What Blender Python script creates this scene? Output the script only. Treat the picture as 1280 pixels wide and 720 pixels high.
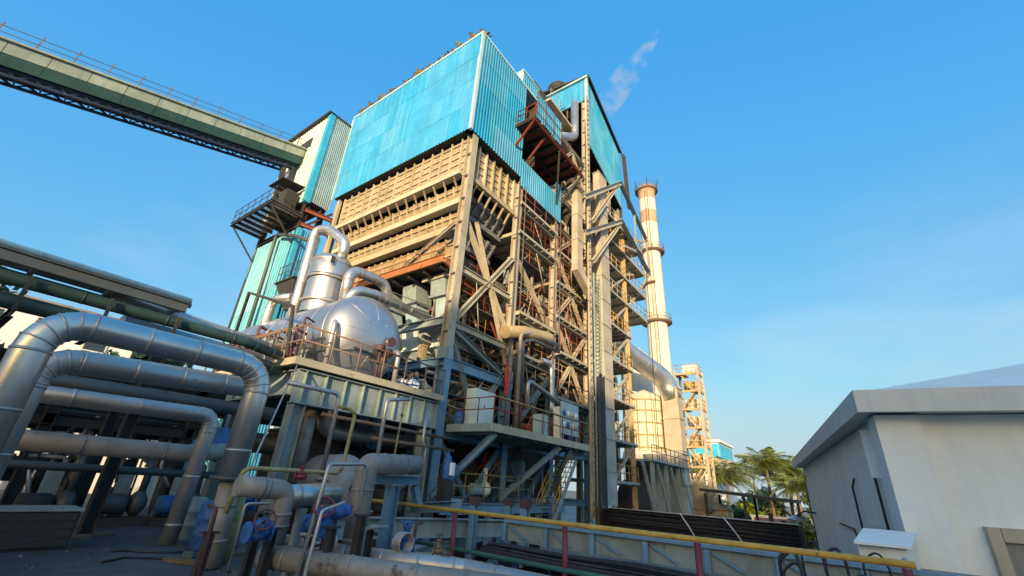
import bpy, math, random
from mathutils import Vector, Matrix
random.seed(7)
for o in list(bpy.data.objects): bpy.data.objects.remove(o)
S = bpy.context.scene
C = S.collection
# ------------------------------------------------------------------ camera
YAW, PITCH, ROLL = math.radians(37.04), math.radians(24.35), math.radians(3.86)
EYE = Vector((0, 0, 5.6))
fwd = Vector((math.cos(PITCH)*math.cos(YAW), math.cos(PITCH)*math.sin(YAW), math.sin(PITCH)))
rt0 = Vector((math.sin(YAW), -math.cos(YAW), 0)); up0 = rt0.cross(fwd)
rt = rt0*math.cos(ROLL) + up0*math.sin(ROLL); upv = rt.cross(fwd)
cam = bpy.data.cameras.new('camera'); cam.sensor_width = 36; cam.lens = 539.3/1280*36
cam.clip_start = .05; cam.clip_end = 3000
co = bpy.data.objects.new('camera', cam); C.objects.link(co)
co.matrix_world = Matrix(((rt.x, upv.x, -fwd.x, EYE.x), (rt.y, upv.y, -fwd.y, EYE.y), (rt.z, upv.z, -fwd.z, EYE.z), (0, 0, 0, 1)))
S.camera = co
# ------------------------------------------------------------------ sky, sun, exposure
SUN_AZ, SUN_EL = 208.0, 10.0          # direction towards the sun, degrees anticlockwise from +X
W = bpy.data.worlds.new('World'); S.world = W; W.use_nodes = True
nt = W.node_tree; nt.nodes.clear()
sky = nt.nodes.new('ShaderNodeTexSky'); sky.sky_type = 'NISHITA'; sky.sun_disc = False
sky.sun_elevation = math.radians(SUN_EL); sky.sun_rotation = math.radians(90 - SUN_AZ)
sky.air_density = 1.0; sky.dust_density = 3.0; sky.ozone_density = 3.0
sep = nt.nodes.new('ShaderNodeSeparateColor'); cmb = nt.nodes.new('ShaderNodeCombineColor'); nt.links.new(sky.outputs[0], sep.inputs[0])
for i_, (gain, add) in enumerate(((1.15, -.13), (.85, 1.08), (.22, 3.4))):       # film response: the blue of the air added to the physical sky
    ml = nt.nodes.new('ShaderNodeMath'); ml.operation = 'MULTIPLY_ADD'; ml.inputs[1].default_value = gain; ml.inputs[2].default_value = add
    nt.links.new(sep.outputs[i_], ml.inputs[0]); nt.links.new(ml.outputs[0], cmb.inputs[i_])
bg = nt.nodes.new('ShaderNodeBackground'); bg.inputs[1].default_value = .15
wo = nt.nodes.new('ShaderNodeOutputWorld')
tcw = nt.nodes.new('ShaderNodeTexCoord'); mpw = nt.nodes.new('ShaderNodeMapping'); mpw.inputs['Scale'].default_value = (1.3, 1.3, 3.4); mpw.inputs['Location'].default_value = (1.7, .6, 0)
nzw = nt.nodes.new('ShaderNodeTexNoise'); nzw.inputs['Scale'].default_value = 1.6; nzw.inputs['Detail'].default_value = 6; nzw.inputs['Roughness'].default_value = .55
mrw = nt.nodes.new('ShaderNodeMapRange'); mrw.inputs['From Min'].default_value = .48; mrw.inputs['From Max'].default_value = .78; mrw.inputs['To Max'].default_value = .6
spw = nt.nodes.new('ShaderNodeSeparateXYZ'); elw = nt.nodes.new('ShaderNodeMapRange'); elw.inputs['From Min'].default_value = .55; elw.inputs['From Max'].default_value = .05
muw = nt.nodes.new('ShaderNodeMath'); muw.operation = 'MULTIPLY'; mxw = nt.nodes.new('ShaderNodeMix'); mxw.data_type = 'RGBA'; mxw.inputs[7].default_value = (3.4, 3.6, 3.8, 1)
nt.links.new(tcw.outputs['Generated'], mpw.inputs[0]); nt.links.new(mpw.outputs[0], nzw.inputs['Vector']); nt.links.new(nzw.outputs[0], mrw.inputs['Value'])      # thin high cloud, densest low down
nt.links.new(tcw.outputs['Generated'], spw.inputs[0]); nt.links.new(spw.outputs[2], elw.inputs['Value']); nt.links.new(mrw.outputs[0], muw.inputs[0]); nt.links.new(elw.outputs[0], muw.inputs[1])
nt.links.new(muw.outputs[0], mxw.inputs[0]); nt.links.new(cmb.outputs[0], mxw.inputs[6]); hzw = nt.nodes.new('ShaderNodeMapRange'); hzw.inputs['From Min'].default_value = .27; hzw.inputs['From Max'].default_value = 0.; hzw.inputs['To Max'].default_value = .92; hzw.interpolation_type = 'SMOOTHSTEP'
mx2 = nt.nodes.new('ShaderNodeMix'); mx2.data_type = 'RGBA'; mx2.inputs[7].default_value = (2.5, 3.0, 3.05, 1)                                        # pale haze all round the horizon
nt.links.new(spw.outputs[2], hzw.inputs['Value']); nt.links.new(hzw.outputs[0], mx2.inputs[0]); nt.links.new(mxw.outputs[2], mx2.inputs[6]); nt.links.new(mx2.outputs[2], bg.inputs[0]); nt.links.new(bg.outputs[0], wo.inputs[0])
sl = bpy.data.lights.new('sun', 'SUN'); sl.energy = 4.6; sl.angle = math.radians(.6); sl.color = (1, .76, .46)
so = bpy.data.objects.new('sun', sl); C.objects.link(so)
a, e = math.radians(SUN_AZ), math.radians(SUN_EL)
so.rotation_euler = Vector((math.cos(e)*math.cos(a), math.cos(e)*math.sin(a), math.sin(e))).to_track_quat('Z', 'Y').to_euler()
S.view_settings.view_transform = 'Standard'; S.view_settings.look = 'None'
S.view_settings.exposure = 0.6; S.view_settings.gamma = 1
S.render.engine = 'CYCLES'
# ------------------------------------------------------------------ helpers
def mat(name, col, rough=.6, metal=0., var=.18, scale=.8, rust=0., rcol=(.13, .055, .025), streak=0., scol=None, bump=.15, rnd=0., spec=.4, dirt=0., bscale=9.):
    """procedural paint / metal: broad tone variation, rust patches, vertical run marks, fine relief"""
    m = bpy.data.materials.new(name); m.use_nodes = True; n = m.node_tree; N = n.nodes; L = n.links
    b = N['Principled BSDF']; b.inputs['Roughness'].default_value = rough; b.inputs['Metallic'].default_value = metal
    b.inputs['Specular IOR Level'].default_value = spec
    geo = N.new('ShaderNodeNewGeometry'); oi = N.new('ShaderNodeObjectInfo')
    def noise(sc, det, vec, ro=.6):
        t = N.new('ShaderNodeTexNoise'); t.inputs['Scale'].default_value = sc; t.inputs['Detail'].default_value = det
        t.inputs['Roughness'].default_value = ro; L.new(vec, t.inputs['Vector']); return t.outputs[0]
    def ramp(src, a, b_):
        r = N.new('ShaderNodeMapRange'); r.inputs['From Min'].default_value = a; r.inputs['From Max'].default_value = b_
        L.new(src, r.inputs['Value']); return r.outputs[0]
    def mix(fac, A, B):
        x = N.new('ShaderNodeMix'); x.data_type = 'RGBA'
        if isinstance(fac, float): x.inputs[0].default_value = fac
        else: L.new(fac, x.inputs[0])
        for i, v in ((6, A), (7, B)):
            if isinstance(v, tuple): x.inputs[i].default_value = (*v, 1)
            else: L.new(v, x.inputs[i])
        return x.outputs[2]
    P = geo.outputs['Position']
    k = lambda f: tuple(min(1, c*f) for c in col)
    c = mix(ramp(noise(scale, 5, P), .3, .7), k(1-var), k(1+var))
    if rnd:
        hsv = N.new('ShaderNodeHueSaturation'); L.new(c, hsv.inputs['Color'])
        r1 = N.new('ShaderNodeMapRange'); L.new(oi.outputs['Random'], r1.inputs['Value'])
        r1.inputs['To Min'].default_value = 1-rnd; r1.inputs['To Max'].default_value = 1+rnd
        L.new(r1.outputs[0], hsv.inputs['Value']); 
        r2 = N.new('ShaderNodeMapRange'); L.new(oi.outputs['Random'], r2.inputs['Value'])
        r2.inputs['To Min'].default_value = 1+rnd; r2.inputs['To Max'].default_value = 1-rnd*2
        L.new(r2.outputs[0], hsv.inputs['Saturation']); c = hsv.outputs[0]
    if streak:
        mp = N.new('ShaderNodeMapping'); mp.inputs['Scale'].default_value = (2.6, 2.6, .16); L.new(P, mp.inputs[0])
        s = ramp(noise(1., 6, mp.outputs[0], .7), .5, .72)
        mm = N.new('ShaderNodeMath'); mm.operation = 'MULTIPLY'; L.new(s, mm.inputs[0]); mm.inputs[1].default_value = streak
        c = mix(mm.outputs[0], c, scol or tuple(x*.45 for x in col))
    if dirt:
        s = ramp(noise(scale*3.3, 8, P, .7), .48, .62)
        mm = N.new('ShaderNodeMath'); mm.operation = 'MULTIPLY'; L.new(s, mm.inputs[0]); mm.inputs[1].default_value = dirt
        c = mix(mm.outputs[0], c, (.05, .045, .04))
    rf = None
    if rust:
        rf = ramp(noise(scale*2.3+.4, 9, P, .72), .66-.3*rust, .74-.3*rust); c = mix(rf, c, rcol)
        rr = N.new('ShaderNodeMapRange'); L.new(rf, rr.inputs['Value']); rr.inputs['To Min'].default_value = rough; rr.inputs['To Max'].default_value = .85
        L.new(rr.outputs[0], b.inputs['Roughness'])
        if metal:
            rm = N.new('ShaderNodeMapRange'); L.new(rf, rm.inputs['Value']); rm.inputs['To Min'].default_value = metal; rm.inputs['To Max'].default_value = 0
            L.new(rm.outputs[0], b.inputs['Metallic'])
    elif metal:
        rr = N.new('ShaderNodeMapRange'); L.new(noise(2.3, 7, P), rr.inputs['Value']); rr.inputs['From Min'].default_value = .3; rr.inputs['From Max'].default_value = .7
        rr.inputs['To Min'].default_value = rough*.75; rr.inputs['To Max'].default_value = min(1, rough*1.35); L.new(rr.outputs[0], b.inputs['Roughness'])
    L.new(c, b.inputs['Base Color'])
    if bump:
        bp = N.new('ShaderNodeBump'); bp.inputs['Strength'].default_value = bump; bp.inputs['Distance'].default_value = .03
        L.new(noise(bscale, 6, P), bp.inputs['Height']); L.new(bp.outputs[0], b.inputs['Normal'])
    return m
M = dict(
 sheetbrown=mat('brown_sheet', (.13, .10, .08), .7, streak=.4, rust=.2),
 goldduct=mat('ochre_duct', (.50, .38, .19), .5, metal=.3, rust=.2, rcol=(.28, .16, .07)),
 hopper=mat('shaded_grey_hopper_plate', (.17, .165, .155), .7, rust=.2, streak=.4),  # grey plate, darkened for the shade on the lower right-face bunker tiers
 blackyard=mat('yard_shade_steel', (.035, .035, .037), .8, rust=.2),  # near-black steel whose colour stands in for deep shade in the left yard
 stairgold=mat('faded_ochre_steel', (.46, .33, .17), .7, rust=.3, rcol=(.30, .14, .06), var=.25),
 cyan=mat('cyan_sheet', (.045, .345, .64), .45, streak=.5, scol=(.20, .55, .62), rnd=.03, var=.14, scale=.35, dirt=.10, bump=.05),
 cyanshade=mat('shaded_cyan_sheet', (.03, .28, .48), .45, streak=.45, scol=(.12, .44, .48), rnd=.05, var=.16, scale=.4, dirt=.12, bump=.05),  # copy of the cyan sheet, darkened for walls the sun only grazes
 palesheet=mat('pale_sheet', (.62, .68, .62), .5, streak=.6, scol=(.40, .36, .27), rnd=.06, bump=.05),
 greysheet=mat('grey_blue_sheet', (.33, .45, .48), .5, streak=.5, rnd=.08, bump=.05),
 trimsheet=mat('faded_turquoise_sheet', (.11, .42, .53), .5, streak=.4, scol=(.30, .50, .48), rnd=.08, bump=.05),
 creamedge=mat('cream_edge', (.42, .38, .27), .6, rust=.15, streak=.3),
 darkrail=mat('dark_red_rail', (.10, .05, .05), .6, rust=.3),
 vent=mat('brown_pipe', (.20, .13, .09), .6, rust=.3, rcol=(.25, .13, .05)),
 ductbeige=mat('beige_duct', (.46, .40, .30), .6, rust=.18, rcol=(.30, .17, .08), streak=.4, scol=(.3, .22, .14), rnd=.06),
 ductgrey=mat('grey_duct', (.36, .38, .36), .6, rust=.14, streak=.4, scol=(.2, .2, .18), rnd=.06),
 cableplate=mat('cable_cover', (.045, .04, .045), .65, streak=.4, dirt=.3),
 portal=mat('portal_aluminium', (.60, .57, .55), .33, metal=.85, var=.16, bump=.12, bscale=3.5, rust=.06, rcol=(.25, .2, .17), streak=.3, scol=(.35, .31, .29)),
 purple=mat('purple_brown_sheet', (.085, .065, .075), .6, streak=.5, dirt=.3, rnd=.1),
 bluetrim=mat('blue_trim', (.05, .40, .62), .4),
 trim=mat('pale_trim', (.45, .62, .62), .5, streak=.4),
 cream=mat('cream_steel', (.43, .38, .29), .6, rust=.22, streak=.45, scol=(.22, .14, .08), scale=.9),
 tan=mat('bunker_plate', (.36, .28, .17), .7, rust=.28, rcol=(.20, .115, .055), streak=.5, scol=(.24, .17, .09), rnd=.10),
 tanrib=mat('bunker_rib', (.47, .39, .25), .65, rust=.2, rcol=(.26, .17, .06), rnd=.12),
 blue=mat('blue_steel', (.15, .29, .42), .55, rust=.12, streak=.35, scol=(.14, .17, .19), dirt=.15),
 greysteel=mat('grey_green_steel', (.27, .33, .33), .6, rust=.14, streak=.5, scol=(.13, .12, .11), dirt=.2),
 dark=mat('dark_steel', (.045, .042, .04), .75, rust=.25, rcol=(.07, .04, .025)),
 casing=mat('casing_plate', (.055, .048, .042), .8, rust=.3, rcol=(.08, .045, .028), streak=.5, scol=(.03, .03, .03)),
 rustred=mat('red_oxide', (.26, .065, .035), .75, rust=.2, rnd=.15),
 orange=mat('orange_rust', (.36, .14, .055), .8, rust=.3, rcol=(.22, .08, .03), var=.3),
 maroon=mat('maroon_paint', (.19, .035, .05), .5, rust=.1),
 yellow=mat('yellow_paint', (.55, .33, .06), .5, rust=.2, rcol=(.2, .11, .04), var=.25, scale=4),
 ygreen=mat('yellow_green_paint', (.36, .30, .14), .55, rust=.4, rcol=(.19, .1, .04), scale=3),
 green=mat('green_paint', (.03, .12, .09), .5, rust=.15),
 dgreen=mat('conveyor_green', (.018, .06, .05), .6, rust=.15, streak=.4),
 navy=mat('navy_truss', (.015, .03, .07), .6, rust=.15),
 palegreen=mat('pale_green_sheet', (.28, .33, .27), .6, streak=.6, rnd=.07),
 silver=mat('aluminium_clad', (.58, .56, .54), .38, metal=.85, var=.10, bump=.08, bscale=3., rnd=.08),
 silverdull=mat('dull_aluminium_clad', (.46, .43, .41), .42, metal=.65, var=.2, rust=.1, rcol=(.15, .12, .10), bump=.10, bscale=4., rnd=.1),
 tanksilver=mat('tank_aluminium', (.52, .51, .51), .42, metal=.9, var=.14, bump=.14, bscale=2.6, rust=.08, rcol=(.30, .22, .16)),
 greypipe=mat('grey_pipe_lagging', (.33, .295, .275), .6, metal=.25, var=.2, rust=.15, rcol=(.13, .09, .07), bump=.12, dirt=.25),
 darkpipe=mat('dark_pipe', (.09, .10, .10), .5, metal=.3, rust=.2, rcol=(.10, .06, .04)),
 greenpipe=mat('dark_green_pipe', (.03, .065, .06), .5, rust=.15),
 valveblue=mat('valve_blue', (.035, .135, .38), .5, var=.5, scale=9, dirt=.5, rust=.14, rcol=(.12, .08, .06)),
 cable=mat('black_cable', (.035, .03, .036), .55, var=.4, scale=6, rnd=.35),
 conc=mat('concrete', (.30, .29, .28), .9, var=.25, scale=.5, streak=.5, scol=(.15, .14, .13), bump=.4, dirt=.3),
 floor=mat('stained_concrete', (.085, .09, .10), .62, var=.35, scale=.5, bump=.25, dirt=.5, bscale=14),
 ground=mat('plant_ground', (.24, .21, .18), .9, var=.35, scale=.15, bump=.5, dirt=.4),
 asphalt=mat('asphalt', (.09, .09, .09), .85, var=.25, bump=.3),
 white=mat('white_plaster', (.85, .85, .84), .8, var=.04, scale=.4, streak=.22, scol=(.52, .52, .54), bump=.12, dirt=.05),
 whiteside=mat('weathered_white_plaster', (.88, .87, .85), .85, var=.06, scale=.5, streak=.35, scol=(.58, .56, .54), bump=.2, dirt=.10),
 eave=mat('grey_eave', (.70, .68, .65), .85, var=.08, streak=.3, bump=.2),
 beige=mat('beige_plaster', (.50, .42, .33), .85, streak=.4),
 chimneywhite=mat('chimney_cream', (.74, .66, .54), .75, var=.08, streak=.45, scol=(.50, .36, .24), bump=.1),
 chimneyrust=mat('chimney_faded_red', (.52, .33, .21), .8, var=.15, streak=.4, scol=(.62, .45, .3)),
 creamtank=mat('cream_tank', (.60, .55, .42), .65, streak=.5, scol=(.42, .32, .2), rust=.1),
 leaf=mat('palm_leaf', (.15, .19, .035), .55, var=.35, scale=.8, rnd=.3, bump=0),
 trunk=mat('bark', (.16, .11, .07), .9, var=.3, scale=5, bump=.5),
 tree=mat('tree_leaf', (.05, .085, .03), .6, var=.4, rnd=.2, bump=0),
 weed=mat('dry_weed', (.22, .16, .06), .8, var=.4, scale=3, bump=0),
 glass=mat('dark_glass', (.03, .04, .05), .08, spec=.8, bump=0, var=.1),
 red=mat('red_cloth', (.62, .05, .03), .8, var=.2, scale=5),
 grate=mat('grating', (.12, .11, .10), .7, rust=.3),
 hall=mat('hall_sheet', (.74, .71, .65), .7, var=.08, streak=.2),  # pale cream so the unseen hall bounces light into the shade
)
def tag(o, label=None, cat=None, group=None, kind=None):
    for k, v in (('label', label), ('category', cat), ('group', group), ('kind', kind)):
        if v: o[k] = v
    return o
def link(o, parent=None):
    C.objects.link(o)
    if parent is not None:
        o.parent = parent
        t = parent.get('_w'); 
        if t is not None: o.matrix_parent_inverse = Matrix.Translation(-Vector(t))
    return o
def thing(name, label, cat, loc=(0, 0, 0), group=None):
    """an Empty at the thing's base; children are given in world coordinates"""
    o = bpy.data.objects.new(name, None); o.empty_display_size = .2; C.objects.link(o); o.location = loc; o['_w'] = tuple(loc)
    return tag(o, label, cat, group)
def V(*a): return Vector(a)
class MB:
    def __init__(s): s.v, s.f, s.sm = [], [], []
    def add(s, vs, fs, smooth=False):
        o = len(s.v); s.v += [tuple(v) for v in vs]; s.f += [tuple(i+o for i in f) for f in fs]; s.sm += [smooth]*len(fs); return s
    def box(s, x0, x1, y0, y1, z0, z1):
        return s.add([(x0, y0, z0), (x1, y0, z0), (x1, y1, z0), (x0, y1, z0), (x0, y0, z1), (x1, y0, z1), (x1, y1, z1), (x0, y1, z1)],
                     [(0, 3, 2, 1), (4, 5, 6, 7), (0, 1, 5, 4), (1, 2, 6, 5), (2, 3, 7, 6), (3, 0, 4, 7)])
    def hexa(s, lo, hi):                      # two quads of four points
        return s.add(list(lo)+list(hi), [(0, 3, 2, 1), (4, 5, 6, 7), (0, 1, 5, 4), (1, 2, 6, 5), (2, 3, 7, 6), (3, 0, 4, 7)])
    def frame(s, p, q, up):
        p, q = Vector(p), Vector(q); d = (q-p).normalized(); u = Vector(up)
        if abs(d.dot(u)) > .97: u = Vector((1, 0, 0)) if abs(d.x) < .9 else Vector((0, 1, 0))
        sd = d.cross(u).normalized(); u = sd.cross(d).normalized(); return p, q, sd, u
    def bar(s, p, q, w, h, up=(0, 0, 1), so=0., uo=0.):
        p, q, sd, u = s.frame(p, q, up); r = []
        for c in (p, q):
            for i, j in ((-1, -1), (1, -1), (1, 1), (-1, 1)): r.append(c+sd*(i*w/2+so)+u*(j*h/2+uo))
        return s.hexa(r[:4], r[4:])
    def ib(s, p, q, w, h, t=.03, up=(0, 0, 1)):  # I section: flanges across `up`
        s.bar(p, q, w, t, up, uo=h/2-t/2); s.bar(p, q, w, t, up, uo=-h/2+t/2); return s.bar(p, q, t, h-2*t, up)
    def tube(s, pts, r, n=10, bend=0., caps=True, closed=False):
        pts = [Vector(p) for p in pts]
        if bend and len(pts) > 2:
            out = [pts[0]]
            for i in range(1, len(pts)-1):
                a, b, c = pts[i-1], pts[i], pts[i+1]; d1, d2 = (a-b), (c-b); l1, l2 = d1.length, d2.length; d1.normalize(); d2.normalize()
                ang = d1.angle(d2)
                if ang > 3.1: out.append(b); continue
                t = min(bend/math.tan(ang/2), .49*l1, .49*l2); k = max(3, int((math.pi-ang)/.26))
                p0, p2 = b+d1*t, b+d2*t
                for j in range(k+1):
                    x = j/k; w0, w1, w2 = (1-x)**2, 2*x*(1-x)*.8, x*x; out.append((p0*w0+b*w1+p2*w2)/(w0+w1+w2))
            out.append(pts[-1]); pts = out
        m = len(pts); T = []
        for i in range(m):
            if closed: d = pts[(i+1) % m]-pts[i-1]
            else: d = pts[min(i+1, m-1)]-pts[max(i-1, 0)]
            T.append(d.normalized())
        u = T[0].orthogonal().normalized(); vs = []
        for i in range(m):
            u = (u-T[i]*u.dot(T[i])).normalized(); w = T[i].cross(u)
            rr = r[i] if isinstance(r, (list, tuple)) else r
            vs += [pts[i]+(u*math.cos(2*math.pi*j/n)+w*math.sin(2*math.pi*j/n))*rr for j in range(n)]
        fs = []
        for i in range(m if closed else m-1):
            a0, b0 = i*n, ((i+1) % m)*n
            fs += [(a0+j, a0+(j+1) % n, b0+(j+1) % n, b0+j) for j in range(n)]
        s.add(vs, fs, True)
        if caps and not closed:
            o = len(s.v)-len(vs); s.f += [tuple(o+j for j in reversed(range(n))), tuple(o+(m-1)*n+j for j in range(n))]; s.sm += [False]*2
        return s
    def lathe(s, prof, c, axis=(0, 0, 1), n=24, smooth=True, a0=0., a1=2*math.pi):
        """prof: (radius, height) pairs along `axis` from c"""
        ax = Vector(axis).normalized(); u = ax.orthogonal().normalized() if abs(ax.z) < .99 else Vector((1, 0, 0)); w = ax.cross(u); c = Vector(c)
        full = abs(a1-a0-2*math.pi) < 1e-6; k = n if full else n+1; vs = []
        for r, h in prof:
            for j in range(k):
                t = a0+(a1-a0)*j/n; vs.append(c+ax*h+(u*math.cos(t)+w*math.sin(t))*r)
        fs = []
        for i in range(len(prof)-1):
            for j in range(n):
                j2 = (j+1) % k; fs.append((i*k+j, i*k+j2, (i+1)*k+j2, (i+1)*k+j))
        return s.add(vs, fs, smooth)
    def mesh(s, name):
        me = bpy.data.meshes.new(name); me.from_pydata(s.v, [], s.f); me.polygons.foreach_set('use_smooth', s.sm); me.update(); return me
    def build(s, name, m, parent=None):
        me = s.mesh(name); me.materials.append(M[m] if isinstance(m, str) else m)
        return link(bpy.data.objects.new(name, me), parent)
def inst(me, name, parent, loc, rz=0., sc=None, rot=None):
    """one more piece that shares mesh data; loc in world coordinates"""
    o = bpy.data.objects.new(name, me); link(o, parent); o.location = loc; o.rotation_euler = rot or (0, 0, rz)
    if sc: o.scale = sc
    return o
def meshof(mb, name, m):
    me = mb.mesh(name); me.materials.append(M[m]); return me
def part(parent, name, m, fn, *a, **k):
    mb = MB(); getattr(mb, fn)(*a, **k); return mb.build(name, m, parent)
def handrail(parent, pts, m='rustred', h=1.1, step=1.4, r=.024, name='handrail', knee=2):
    mb = MB(); pts = [Vector(p) for p in pts]
    for k in range(knee):
        z = h*(1-k*.45); mb.tube([p+V(0, 0, z) for p in pts], r, 5)
    for i in range(len(pts)-1):
        a, b = pts[i], pts[i+1]; n = max(1, round((b-a).length/step))
        for j in range(n+(i == len(pts)-2)):
            p = a.lerp(b, j/n); mb.tube([p, p+V(0, 0, h)], r, 5)
    return mb.build(name, m, parent)
_sheet = {}
def sheetmesh(w, h, m, pitch=.25, dep=.045):
    k = (round(w, 3), round(h, 3), m, pitch)
    if k not in _sheet:
        nr = max(1, round(w/pitch)); p = w/nr; xs = []
        for i in range(nr):
            for fx, d in ((0, 0), (.5, 0), (.6, 1), (.9, 1)): xs.append((i*p+fx*p, d*dep))
        xs.append((w, 0)); vs = [(x, -d, z) for z in (0, h) for x, d in xs]; n = len(xs)
        _sheet[k] = meshof(MB().add(vs, [(i, i+1, n+i+1, n+i) for i in range(n-1)]), 'sheet', m)
    return _sheet[k]
def cladding(parent, p, ang, cols, rows, w, m, name='cladding_wall', pitch=.25, skip=None):
    """corrugated sheets in courses; p lower left as seen from outside, ang = heading of the wall run; every sheet an object under one wall part"""
    p = Vector(p); d = V(math.cos(ang), math.sin(ang), 0); nrm = V(math.sin(ang), -math.cos(ang), 0)
    H = sum(rows); hold = MB(); L = w*cols
    for zz in (0.25, H*.5, H-.25): hold.bar(p-nrm*.09+V(0, 0, zz), p+d*L-nrm*.09+V(0, 0, zz), .06, .12)   # girts behind the sheets
    wall = hold.build(name, 'greysteel', parent)
    z = 0
    for r, h in enumerate(rows):
        for c in range(cols):
            if skip and skip(c, r): continue
            o = bpy.data.objects.new('sheet', sheetmesh(w, h+.06, m, pitch)); C.objects.link(o); o.parent = wall
            jt = random.uniform(-.004, .004)
            o.location = p+d*(c*w)+V(0, 0, z)+nrm*(r*.012+(c % 2)*.004+jt*.5); o.rotation_euler = (random.uniform(-.002, .002), 0, ang)
        z += h
    return wall
# ------------------------------------------------------------------ the setting
def struct(name, m, mb, parent=None): o = mb.build(name, m, parent); o['kind'] = 'structure'; return o
g = MB()
K = 24
g.add([(-900+1800*i/K, -900+1800*j/K, 0) for j in range(K+1) for i in range(K+1)], [(j*(K+1)+i, j*(K+1)+i+1, (j+1)*(K+1)+i+1, (j+1)*(K+1)+i) for j in range(K) for i in range(K)])
struct('ground', 'ground', g)
struct('road', 'asphalt', MB().box(36, 120, 0.5, 9.0, -.3, .004))
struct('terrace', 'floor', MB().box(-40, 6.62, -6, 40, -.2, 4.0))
struct('kerb', 'conc', MB().box(6.62, 6.80, -6, 12.6, -.2, 4.12))
# ------------------------------------------------------------------ boiler house
BH = thing('boiler_house', 'tall boiler house clad in turquoise corrugated sheets over a cream and blue steel frame', 'building', (14.1, 14.3, 0))
YF = 14.3
def column(x, y, z0, z1, w=.62, m='cream', up=(0, 1, 0)):
    mb = MB(); mb.ib((x, y, z0), (x, y, z1), w, w, .04, up)
    z = z0+1.1
    while z < z1-.3:                                    # stiffener plates between the flanges
        mb.box(x-w/2+.03, x+w/2-.03, y-w/2+.04, y+w/2-.04, z-.015, z+.015); z += 1.55
    return mb.build('column', m, BH)
XC = [14.1, 19.0, 23.7, 28.9]
ZS = 11.0
tops = [24.5, 24.3, 26.8, 43.8]
for x, zt in zip(XC, tops):
    column(x, YF, 0, ZS-.01, .50 if x < 15 else .44, 'blue'); column(x, YF, ZS, zt, .46 if x < 15 else .40, 'cream')
    part(BH, 'splice_plate', 'greysteel', 'box', x-.27, x+.27, YF-.27, YF+.27, ZS-.3, ZS+.25)
for x in XC[:3]:
    for y in (21.0, 27.7):
        if x < 15 and y < 22:
            column(16.2, y, 0, ZS, .55, 'blue'); continue
        column(x, y, 0, ZS-.01, .46, 'blue'); column(x, y, ZS, 24.3, .42, 'cream')
for y in (18.2, 22.0): column(28.9, y, 0, 43.6, .55, 'cream')
for x in (33.0, 36.8, 40.4): column(x, YF+.2+(x-29)*.13, 6, 35.5, .45, 'cream'); column(x, 19, 0, 35.5, .45, 'cream')
def beam(p, q, h=.42, w=.26, m='cream', name='beam'): return part(BH, name, m, 'ib', p, q, w, h, .03)
def brace(p, q, s=.2, m='cream', dep=None): return part(BH, 'brace', m, 'ib', p, q, s, dep or s, .02)
yb = YF-.02
# front frame levels
for z, m in ((4.75, 'blue'), (7.5, 'blue'), (10.6, 'blue'), (12.55, 'cream'), (15.6, 'cream')):
    beam((14.4, yb, z), (18.7, yb, z), m=m, h=.5 if z in (7.5, 10.6) else .36)
for z, m in ((4.75, 'blue'), (7.5, 'blue'), (12.3, 'cream'), (14.7, 'cream'), (20.2, 'cream'), (22.4, 'cream')):
    beam((19.3, yb, z), (23.4, yb, z), m=m)
for z, m in ((4.75, 'blue'), (7.5, 'blue'), (10.6, 'blue'), (13.5, 'cream'), (16.1, 'cream'), (18.7, 'cream'), (21.2, 'cream'), (23.5, 'cream'), (26.4, 'cream'), (29.5, 'cream'), (32.6, 'cream')):
    beam((24.0, yb, z), (28.6, yb, z), m=m, h=.34)
    part(BH, 'beam', m, 'ib', (28.9, 14.6, z), (28.9, 17.9, z), .24, .32, .03)
# bracing bay 1
for p, q, m, s in (((14.35, 12.75), (18.75, 18.3), 'cream', .26), ((14.35, 18.6), (18.75, 13.3), 'cream', .24), ((15.2, 18.9), (18.8, 11.6), 'cream', .18),
                   ((14.35, 12.3), (18.7, 10.9), 'greysteel', .28), ((14.4, 11.9), (16.6, 8.2), 'greysteel', .22), ((18.7, 11.2), (16.4, 8.1), 'greysteel', .24),
                   ((14.4, 7.1), (16.5, 4.9), 'blue', .2), ((18.7, 7.1), (16.7, 4.9), 'blue', .2)):
    brace((p[0], yb, p[1]), (q[0], yb, q[1]), s, m)
# bay 2
for p, q, m, s in (((19.3, 18.4), (23.5, 14.9), 'cream', .24), ((19.3, 7.8), (23.4, 11.8), 'greysteel', .24), ((23.4, 7.9), (19.4, 12.0), 'greysteel', .24),
                   ((19.4, 7.1), (21.2, 4.9), 'blue', .2), ((23.4, 7.1), (21.5, 4.9), 'blue', .2)):
    brace((p[0], yb, p[1]), (q[0], yb, q[1]), s, m)
# bay 3: inverted V and V per level
for z0, z1, inv in ((10.8, 13.3, 1), (13.7, 15.9, 0), (16.3, 18.5, 1), (18.9, 21.0, 0), (21.4, 23.3, 1), (26.6, 29.3, 0), (29.7, 32.4, 1)):
    a, b = (z0, z1) if inv else (z1, z0)
    brace((24.1, yb-.0, a), (26.25, yb, b), .22); brace((28.5, yb, a), (26.35, yb, b), .22)
brace((24.0, yb, 26.0), (28.6, yb, 31.5), .24)
# left frame (facing the tank)
for z, m in ((10.6, 'blue'), (12.7, 'greysteel')): part(BH, 'beam', m, 'ib', (14.1, 14.7, z), (14.1, 27.4, z), .26, .4, .03)
part(BH, 'brace', 'cream', 'ib', (14.0, 14.7, 18.3), (14.0, 18.6, 16.4), .2, .2, .02)
part(BH, 'brace', 'greysteel', 'ib', (14.1, 14.8, 9.2), (14.1, 20.6, 12.4), .26, .26, .02)
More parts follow.
